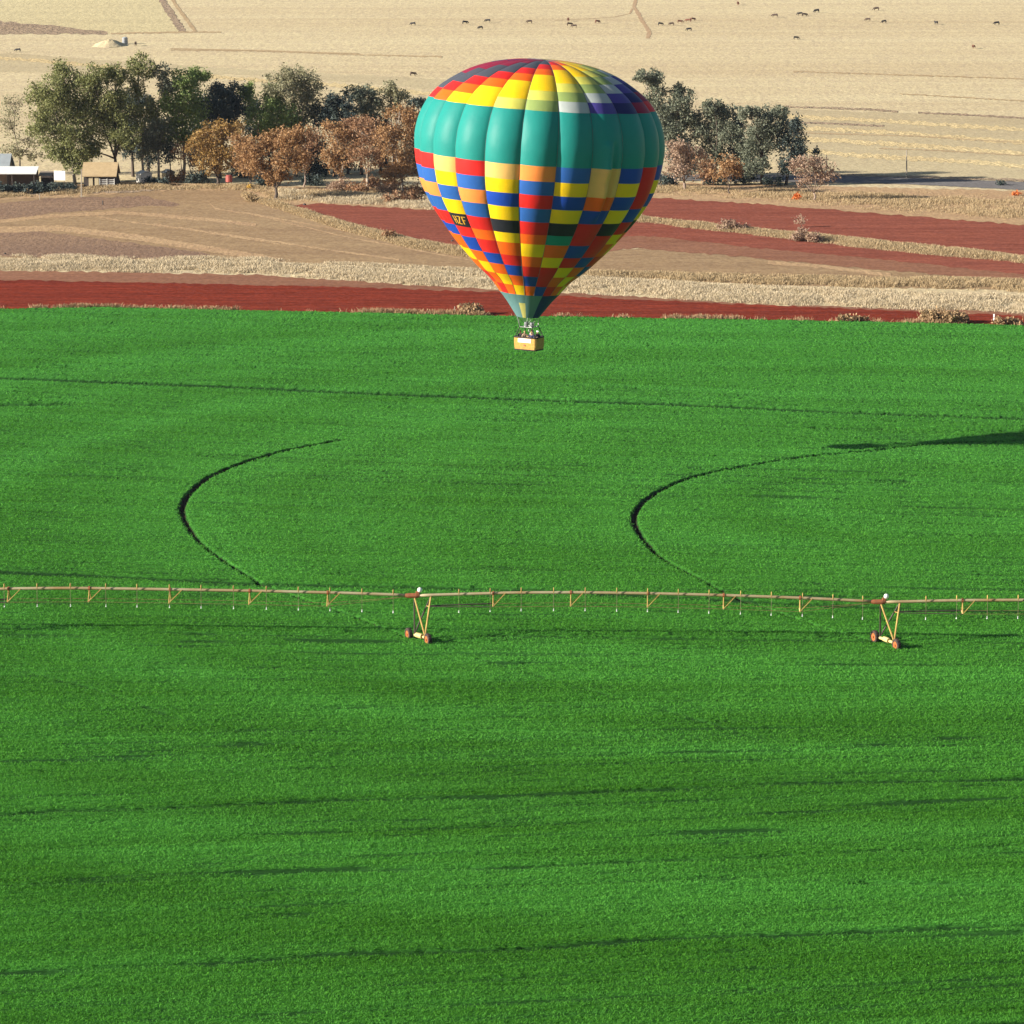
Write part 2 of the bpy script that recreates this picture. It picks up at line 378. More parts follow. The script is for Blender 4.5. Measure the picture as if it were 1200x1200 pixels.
TRACK_L = [(400, 516.4), (380, 519.6), (355, 524), (315, 533.7), (280, 545), (247.5, 558.7), (225, 576), (215.5, 590), (213.7, 600), (217.5, 612.5), (232.5, 633.7), (255, 652.5), (287.5, 673.7), (307.5, 685), (335, 696), (400, 718), (450, 737), (477, 748)]
TRACK_R = [(1330, 500), (1200, 516), (1100, 520.5), (995, 531), (950, 535), (900, 542.5), (850, 551), (812.5, 560), (782.5, 571), (758.7, 585), (746, 599), (743, 610), (747.5, 622.5), (762.5, 642.5), (782.5, 659), (812.5, 675), (850, 695), (900, 714), (960, 735), (1023, 752)]
TRAMS = [  # (line, half width m, depth m, bare soil with shaded stems)
 (TRACK_L, .25, .44, 1.0), (TRACK_R, .23, .44, 1.0),  # the wheel ruts, widest where freshest
 ([(-150, 437), (0, 443), (150, 449), (300, 455), (400, 460), (600, 468), (800, 475), (1000, 484), (1200, 491), (1350, 497)], .85, .18, .9),
 ([(-150, 664), (0, 670.5), (100, 675), (200, 680), (300, 685), (480, 689), (600, 692), (800, 701), (900, 707), (1000, 712), (1200, 718), (1350, 722)], .65, .13, .9),
 ([(-150, 745), (0, 745), (200, 745), (300, 746), (480, 748), (560, 747), (700, 748), (800, 750), (1000, 753), (1100, 755), (1200, 760), (1350, 765)], .4, .1, .75),
 ([(-150, 963), (0, 957), (60, 952), (200, 948), (400, 939), (600, 936), (750, 927), (900, 921), (1000, 918), (1160, 915), (1350, 908)], .42, .13, .88),
 ([(-150, 1046), (0, 1040), (130, 1035), (300, 1028), (400, 1022), (600, 1018), (780, 1010), (870, 1007), (1000, 1000), (1350, 988)], .32, .12, .8),
 ([(-150, 1149), (0, 1142), (200, 1133), (320, 1126), (400, 1120), (600, 1114), (780, 1102), (950, 1097), (1100, 1090), (1200, 1086), (1350, 1080)], .42, .13, .88),
 ([(-150, 475), (0, 474.5), (90, 473.5)], 1.0, .25, .8),
 ([(0, 792), (100, 789), (210, 787)], .35, .2, .6),
 ([(940, 563), (1010, 566), (1200, 565)], .6, .2, .6),
 ([(960, 502), (1036, 503), (1200, 506)], .8, .2, .6),
 ([(1000, 1036), (1190, 1040)], .35, .2, .6),
 ([(560, 773), (620, 790), (700, 812), (800, 840), (890, 868)], .25, .05, .6),
 ([(-20, 778), (60, 796), (130, 815), (210, 845)], .25, .05, .6),
 ([(200, 838), (400, 834), (700, 822), (1000, 818), (1200, 815)], .22, .14, .2),
 ([(-100, 868), (150, 864), (400, 857), (700, 860)], .2, .14, .2),
]
cx = np.concatenate([np.arange(-330, -100, 3.0), np.arange(-100, 100.01, .15), np.arange(103, 330, 3.0)])
yrows = [150.0]
while yrows[-1] < 560: yrows.append(yrows[-1] + max(.17, .75 * (yrows[-1] / 510) ** 2))
v = (np.array(yrows) - yrows[0]) / (yrows[-1] - yrows[0])
edge_px = np.arange(-900, 2101, 5.0)
edge_w = hit(edge_px, interp_line(FIELD_EDGE, edge_px))
yfar = np.interp(cx, edge_w[:, 0], edge_w[:, 1]) + (rng.random(len(cx)) - .5) * .8
GX = np.broadcast_to(cx, (len(v), len(cx))).copy()
GY = yrows[0] + v[:, None] * (yfar[None, :] - yrows[0])
cellx = np.where(np.abs(cx) <= 100, .15, 3.0)
GX += (rng.random(GX.shape) - .5) * .7 * cellx
dyr = np.gradient(np.array(yrows))
GY += (rng.random(GY.shape) - .5) * .7 * dyr[:, None]
# drilled rows swing a little across the field
def slope_of(a, b):
    p, q = hit(*a, .3), hit(*b, .3); return (q[1] - p[1]) / (q[0] - p[0]), (p[1] + q[1]) / 2
sl = sorted([slope_of(*s)[::-1] for s in [((0, 1142), (1200, 1086)), ((0, 957), (1200, 914)), ((0, 745), (1200, 760)), ((0, 443), (1200, 491))]])
S = np.interp(GY, [s[0] for s in sl], [s[1] for s in sl])
W = GY - S * GX
_q = smooth_line(TRACK_L, 1.0); _A = np.c_[2 * _q, np.ones(len(_q))]; _s = np.linalg.lstsq(_A, (_q ** 2).sum(1), rcond=None)[0]
circ = _s[:2]                              # where the pivot stands: centre of the wheel ruts
RAD = np.hypot(GX - circ[0], (GY - circ[1]))
white = rng.random(GX.shape).astype(np.float32)
rowl = vnoise(GX, W, 45, .46, 31); rowf = vnoise(GX, W, 18, .27, 32)   # drill rows
HZ = .38 + .035 * (white - .5) + .03 * (vnoise(GX, W, 1.3, .25, 1) - .5) + .05 * (rowl - .5) + .09 * (vnoise(GX, W, 3.0, .5, 2) - .5)
strk = vnoise(GX, W, 22, .75, 3); strk2 = vnoise(GX, W, 40, 2.4, 4)
HZ -= .07 * np.clip((strk - .70) / .3, 0, 1) + .04 * np.clip((strk2 - .72) / .28, 0, 1)
HZ += .05 * (vnoise(GX, W, 30, 7, 5) - .5)
strk3 = np.maximum(vnoise(GX, W, 13, .30, 14), vnoise(GX, W, 6, .24, 15) - .05)
soil = .16 * np.clip((strk - .68) / .22, 0, 1) + 1.0 * np.clip((strk3 - .72) / .16, 0, 1)
soil += .16 * np.clip((rowl - .60) / .3, 0, 1) + .34 * np.clip((rowf - .66) / .25, 0, 1)
soil *= (.5 + .9 * (vnoise(GX, W, 80, 18, 21) - .2)) * np.interp(GY, [190, 300, 380], [1.25, .9, .5])
HZ -= .08 * np.clip((strk3 - .7) / .25, 0, 1)
tone = .46 * vnoise(RAD, RAD * 0, 6, 1, 6) + .28 * vnoise(GX, W, 70, 3.2, 7) + .26 * vnoise(GX, W, 22, 1.3, 8)
soil = np.minimum(soil, .82)
tone += .22 * (rowl - .5) + .16 * (rowf - .5)
tone += .30 * np.clip((GY - 300) / 240, 0, 1) - .06 * np.clip((340 - GY) / 130, 0, 1)  # far lightening by haze and viewing angle painted into the crop tone
DIST = np.full(GX.shape, 9.0, np.float32)
y_arr = np.array(yrows)
for (ln, hw, dep, bare) in TRAMS:
    L = smooth_line(ln); D = np.full(GX.shape, 9.0, np.float32)
    i0 = np.searchsorted(cx, L[:, 0])
    for q in range(0, len(L)):
        x, y = L[q]
        ic = int(i0[q])
        if ic < 8 or ic > len(cx) - 8: continue
        yy = yrows[0] + (y - yrows[0]) / (yfar[ic] - yrows[0]) * (yrows[-1] - yrows[0])
        ir = int(np.searchsorted(y_arr, yy))
        nr = int(2.2 * hw / max(dyr[min(ir, len(dyr) - 1)], .1)) + 2; nc = int(2.2 * hw / .15) + 2
        a, b, c, d = max(ir - nr, 0), min(ir + nr, len(v)), max(ic - nc, 0), min(ic + nc, len(cx))
        if a >= b or c >= d: continue
        dd = np.hypot(GX[a:b, c:d] - x, GY[a:b, c:d] - y)
        np.minimum(D[a:b, c:d], dd, out=D[a:b, c:d])
    edge = hw * (1 + (.25 if bare > .95 else .5) * (vnoise(GX, GY, .5, .5, 9) - .5))
    if bare > .9:                          # the rut closes over towards the machine
        yl = L[np.argmin(L[:, 0]), 1]; edge = edge * np.interp(GY, [yl - 65, yl - 45, yl - 22, yl], [.42, .5, .62, 1.0])
    if bare < .9:
        br = np.clip(vnoise(GX, W, 4.5, 3, 10 + int(hw * 100)) * 2.4 + (.15 if bare > .8 else -.15), 0, 1)
    else: br = 1.0
    k = np.clip((edge * 1.35 - D) / (edge * .55), 0, 1) * br
    HZ = HZ * (1 - k) + np.maximum(HZ - dep, .03 + .04 * white) * k
    k2 = np.clip((edge * 1.7 - D) / (edge * .5), 0, 1) * br if bare > .9 else k
    soil = np.maximum(soil, bare * k2)
HZ = np.maximum(HZ, .02)
HZ[-1] = .0; HZ[0] = 0
P = np.stack([GX, GY, HZ + height(GY) + .01], -1)
me = grid_mesh('crop_field', P, None, smooth=False)
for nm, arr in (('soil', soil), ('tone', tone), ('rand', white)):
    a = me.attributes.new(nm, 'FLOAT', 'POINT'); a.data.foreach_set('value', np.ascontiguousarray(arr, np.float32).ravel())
m, nt, b = new_mat('young_wheat')
def attr(n):
    a = nt.nodes.new('ShaderNodeAttribute'); a.attribute_name = n; return a.outputs['Fac']
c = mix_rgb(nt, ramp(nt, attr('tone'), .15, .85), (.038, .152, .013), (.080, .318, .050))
c = mix_rgb(nt, ramp(nt, attr('rand'), .1, 1.2), c, (.085, .33, .04))
gap_shade = ramp(nt, pos_noise(nt, (.9, 5.5, 0), 3, .7), .50, .74)
c = mix_rgb(nt, gap_shade, c, (.016, .080, .006))  # thin places and the shade on their stems painted into the crop colour
sm = nt.nodes.new('ShaderNodeMath'); sm.operation = 'MULTIPLY'; sm.inputs[1].default_value = 1.0
nt.links.new(attr('soil'), sm.inputs[0])
c = mix_rgb(nt, sm.outputs[0], c, (.012, .042, .011))  # dark soil and thin crop, with shade among the stems in the colour
ruts = ramp(nt, attr('soil'), .9, .97)
c = mix_rgb(nt, ruts, c, (.040, .026, .016))
nt.links.new(c, b.inputs['Base Color']); b.inputs['Roughness'].default_value = .8; b.inputs['Specular IOR Level'].default_value = .06
bump(nt, b, pos_noise(nt, (9, 6, 9), 3, .7), .22, .04)
tr = nt.nodes.new('ShaderNodeBsdfTranslucent'); nt.links.new(c, tr.inputs['Color'])
mx = nt.nodes.new('ShaderNodeMixShader'); mx.inputs[0].default_value = .22
nt.links.new(b.outputs[0], mx.inputs[1]); nt.links.new(tr.outputs[0], mx.inputs[2]); nt.links.new(mx.outputs[0], nt.nodes['Material Output'].inputs['Surface'])
me.materials.append(m)
o = link('crop_field', me); o['kind'] = 'structure'
# loose leaves standing out of the canopy
half = (GY * 630 / F + 6)
vis = (np.abs(GX) < half) & (GY > 158) & (soil < .34 + .3 * rng.random(GX.shape)); vis[-2:] = False
pts = np.stack([GX[vis], GY[vis], HZ[vis] + height(GY[vis])], -1); tn = tone[vis]; so_ = soil[vis]
rl = np.random.default_rng(77)
def crop_leaves(sel, n, ln, wd):
    p = np.repeat(pts[sel], n, 0); t_ = np.repeat(tn[sel], n); k = len(p)
    p[:, 0] += rl.normal(size=k) * .09; p[:, 1] += rl.normal(size=k) * .12; p[:, 2] += rl.random(k) * .09 - .01
    a = np.stack([rl.normal(size=k), rl.normal(size=k) * .6, .25 + .55 * rl.random(k)], -1); a /= np.linalg.norm(a, axis=1)[:, None]
    b_ = np.cross(a, np.stack([rl.normal(size=k) * .5, rl.normal(size=k) * .5, np.ones(k)], -1)); b_ /= np.linalg.norm(b_, axis=1)[:, None]
    s1 = ln * (.5 + rl.random(k))[:, None]; s2 = wd * (.6 + .8 * rl.random(k))[:, None]
    V = np.stack([p - b_ * s2, p + b_ * s2, p + a * s1 + b_ * s2 * .25, p + a * s1 - b_ * s2 * .25], 1)
    return V.reshape(-1, 3), t_
yv = pts[:, 1]
chunks = [crop_leaves(yv < 215, 6, .105, .017), crop_leaves((yv >= 215) & (yv < 275), 4, .11, .022), crop_leaves((yv >= 275) & (yv < 380), 2, .12, .028), crop_leaves(yv >= 380, 2, .12, .03)]
V = np.vstack([c_[0] for c_ in chunks]); tt = np.concatenate([c_[1] for c_ in chunks])
lm = np_mesh('crop_leaves', V, np.arange(len(V)).reshape(-1, 4), None)
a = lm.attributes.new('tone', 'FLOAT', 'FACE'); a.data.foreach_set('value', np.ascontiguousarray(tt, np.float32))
m, nt, b = new_mat('wheat_leaf')
g_ = nt.nodes.new('ShaderNodeNewGeometry')
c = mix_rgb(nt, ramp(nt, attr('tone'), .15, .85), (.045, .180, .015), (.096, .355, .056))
c = mix_rgb(nt, ramp(nt, g_.outputs['Random Per Island'], .0, 2.2), c, (.145, .43, .035))
gk = nt.nodes.new('ShaderNodeMath'); gk.operation = 'MULTIPLY'; gk.inputs[1].default_value = .6
nt.links.new(ramp(nt, pos_noise(nt, (.9, 5.5, 0), 3, .7), .50, .74), gk.inputs[0])
c = mix_rgb(nt, gk.outputs[0], c, (.018, .092, .007))  # same dark thin places, stem shade included, mixed into the leaves
nt.links.new(c, b.inputs['Base Color']); b.inputs['Roughness'].default_value = .65; b.inputs['Specular IOR Level'].default_value = .08
tr = nt.nodes.new('ShaderNodeBsdfTranslucent'); nt.links.new(c, tr.inputs['Color'])
mx = nt.nodes.new('ShaderNodeMixShader'); mx.inputs[0].default_value = .3
nt.links.new(b.outputs[0], mx.inputs[1]); nt.links.new(tr.outputs[0], mx.inputs[2]); nt.links.new(mx.outputs[0], nt.nodes['Material Output'].inputs['Surface'])
lm.materials.append(m); print('crop leaves', len(tt), 'canopy', GX.shape)
o = link('crop_leaves', lm); o['kind'] = 'stuff'

# ------------------------------------------------------------------ dry grass (uncountable)
def grass(name, top, bot, x0, x1, n, h, mat, w=.036, seed=0, dens=.0, blades=4):
    r = np.random.default_rng(seed)
    px = x0 + r.random(n) * (x1 - x0); f = r.random(n)
    yt, yb = interp_line(top, px), interp_line(bot, px)
    P = hit(px, yt + (yb - yt) * f)
    cl = .6 * vnoise(P[:, 0], P[:, 1], 6, 6, seed + 91) + .4 * vnoise(P[:, 0], P[:, 1], 1.6, 1.6, seed + 92)
    rim = np.clip(np.minimum(f, 1 - f) / .30, 0, 1)       # thinner and lower towards the edges of the strip
    keep = cl * (.35 + .65 * rim) + .30 * (r.random(n) - .5) > dens
    P, cl, rim = P[keep], cl[keep], rim[keep]
    P, cl, rim = (np.repeat(q, blades, 0) for q in (P, cl, rim)); k = len(P)
    P[:, :2] += r.normal(size=(k, 2)) * .22
    P[:, 2] = height(P[:, 1]) - .02
    ang = r.random(k) * math.pi * 2; hh = h * (.2 + .75 * r.random(k) ** 2 + .75 * np.clip(cl * 1.6 - .3, 0, 1)) * (.35 + .65 * rim); ww = w * (.6 + .9 * r.random(k))
    ax = np.stack([np.cos(ang), np.sin(ang), 0 * ang], -1) * ww[:, None]
    lean = np.stack([r.normal(size=k) * .38 + .12, r.normal(size=k) * .38, np.ones(k)], -1) * hh[:, None]
    V = np.stack([P - ax, P + ax, P + lean + ax * .6, P + lean - ax * .6], 1).reshape(-1, 3)
    o = link(name, np_mesh(name, V, np.arange(k * 4).reshape(-1, 4), mat)); o['kind'] = 'stuff'
    return o
grass('dry_grass', E((0, 303), (300, 307), (500, 317), (700, 324), (900, 335), (1200, 346)), E((0, 317), (300, 322), (500, 335), (700, 346), (900, 357), (1200, 368)), -200, 1400, 80000, .60, M['grass'], seed=1, dens=.28)
grass('dry_grass', [(285, 226), (330, 240), (400, 260), (480, 280), (560, 295)], [(285, 232), (330, 246), (400, 270), (480, 291), (560, 304)], 285, 560, 17000, .58, M['grass_tan'], seed=2, dens=.24)
grass('dry_grass', [(600, 250), (740, 253), (820, 262), (900, 270), (1000, 279), (1100, 288), (1200, 301), (1800, 344)], [(600, 256), (740, 260), (820, 269), (900, 278), (1000, 290), (1100, 300), (1200, 309), (1800, 354)], 600, 1400, 34000, .55, M['grass_tan'], seed=3, dens=.26)
grass('dry_grass', E((0, 224), (150, 215), (300, 217), (500, 225), (750, 215), (960, 220), (1200, 227)), [(-600, 240), (0, 234), (90, 230), (170, 223), (290, 224), (330, 240), (380, 238), (500, 244), (740, 228), (900, 238), (1000, 246), (1200, 261), (1800, 300)], -200, 1400, 52000, .45, M['grass_tan'], seed=4, dens=.40)
grass('dry_grass', E((0, 361), (300, 363), (600, 370), (900, 374), (1200, 380)), FIELD_EDGE, -200, 1400, 16000, .55, M['weeds'], seed=5, dens=.55)
grass('dry_grass', [(330, 222), (500, 230)], [(330, 236), (500, 246)], 325, 510, 9000, .7, M['grass'], seed=6, dens=.35)
grass('dry_grass', [(600, 317), (1200, 327), (1800, 345)], [(600, 325), (1200, 344), (1800, 364)], 640, 1400, 22000, .55, M['grass_tan'], seed=7, dens=.38)
grass('dry_grass', [(-400, 294), (0, 297), (300, 302), (560, 316)], [(-400, 304), (0, 306), (300, 310), (560, 322)], -200, 600, 12000, .4, M['grass'], seed=8, dens=.48)

# ------------------------------------------------------------------ trees
def leaves(r, C, n, size, sig):
    """n leaf clusters scattered round clump centres C (k,3) with spread sig (k,)"""
    i = r.integers(0, len(C), n)
    P = C[i] + r.normal(size=(n, 3)) * sig[i][:, None]
    a = r.normal(size=(n, 3)); a /= np.linalg.norm(a, axis=1)[:, None]
    b = np.cross(a, r.normal(size=(n, 3))); b /= np.linalg.norm(b, axis=1)[:, None]
    s = size * (.5 + .8 * r.random(n))[:, None]
    a = a * s; b = b * s * .6
    V = np.stack([P - a, P + b * .8 - a * .1, P + a, P - b], 1).reshape(-1, 3)
    return V

def tree(name, label, cat, base, blobs, leaf, dens=1.0, size=.23, bark='bark_dark', r0=.32, group='trees of the farm grove', twigs=False, seed=0, fork=.45, spread=.8, depth=1.0):
    r = np.random.default_rng(seed + 500)
    B = hit(*base); y = B[1]; sc = scale_at(y)
    if name == 'autumn_tree': fork = min(fork, .25)
    root = empty(name, B); tag(root, label, cat, group)
    tr = MB(); Cs = []; sg = []; cnt = 0
    tops = []
    for (bx, by, rx, ry) in blobs:
        c = at_y(bx, by, y + (r.random() - .5) * 3.0 * depth * rx * sc / 2)
        tops.append((c, rx * sc * (1.34 if twigs else 1.30), ry * sc * (1.2 if twigs else 1.14)))
    zmax = max(c[2] for c, _, _ in tops); zmin = min(c[2] - q for c, _, q in tops)
    mean = np.mean([c for c, _, _ in tops], axis=0)
    zf = B[2] + max((mean[2] - B[2]) * fork, (zmin - B[2]) * .6)
    fk = np.array([B[0] * .75 + mean[0] * .25, B[1], zf])
    mid = (B + fk) / 2 + np.array([(r.random() - .5) * .5, 0, 0])
    tr.tube([B - np.array([0, 0, .2]), B + (mid - B) * .15, mid, fk], [r0 * 1.35, r0, r0 * .85, r0 * .7], 7)
    for (c, rx, ry) in tops:
        m1 = fk * .55 + c * .45 + np.array([(r.random() - .5) * rx * .6, (r.random() - .5) * rx * .6, (r.random() - .2) * ry * .4])
        tip = c + np.array([0, 0, ry * .5])
        tr.tube([fk, m1, c, tip], [r0 * .5, r0 * .36, r0 * .2, r0 * .07], 5)
        k = int(14 + rx * ry * 2.0)
        u = r.normal(size=(k, 3)); u /= np.linalg.norm(u, axis=1)[:, None]
        rad = r.random(k) ** .45
        C = c + u * rad[:, None] * np.array([rx, rx * .9 * depth, ry]) * .92
        Cs.append(C); sg.append(np.full(k, min(rx, ry) * .16 * spread + .16))
        nt_ = 34 if twigs else 7
        for q in C[:nt_]:
            st = c * .6 + m1 * .4 if r.random() < .5 else c
            tr.tube([st, (st + q) / 2 + r.normal(size=3) * .25, q + (q - c) * .12], [r0 * .2, r0 * .13, r0 * .06], 3, cap=False)
        cnt += int(rx * ry / sc / sc * 6.0 * dens)
    tr.build('trunk', M[bark], root, smooth=True)
    V = leaves(r, np.vstack(Cs), cnt, size, np.concatenate(sg)); V[:, 2] = np.maximum(V[:, 2], B[2] + .1)
    org = np.array(root.location)
    link('crown', np_mesh('crown', V - org, np.arange(len(V)).reshape(-1, 4), LEAF[leaf]), root)
    return root

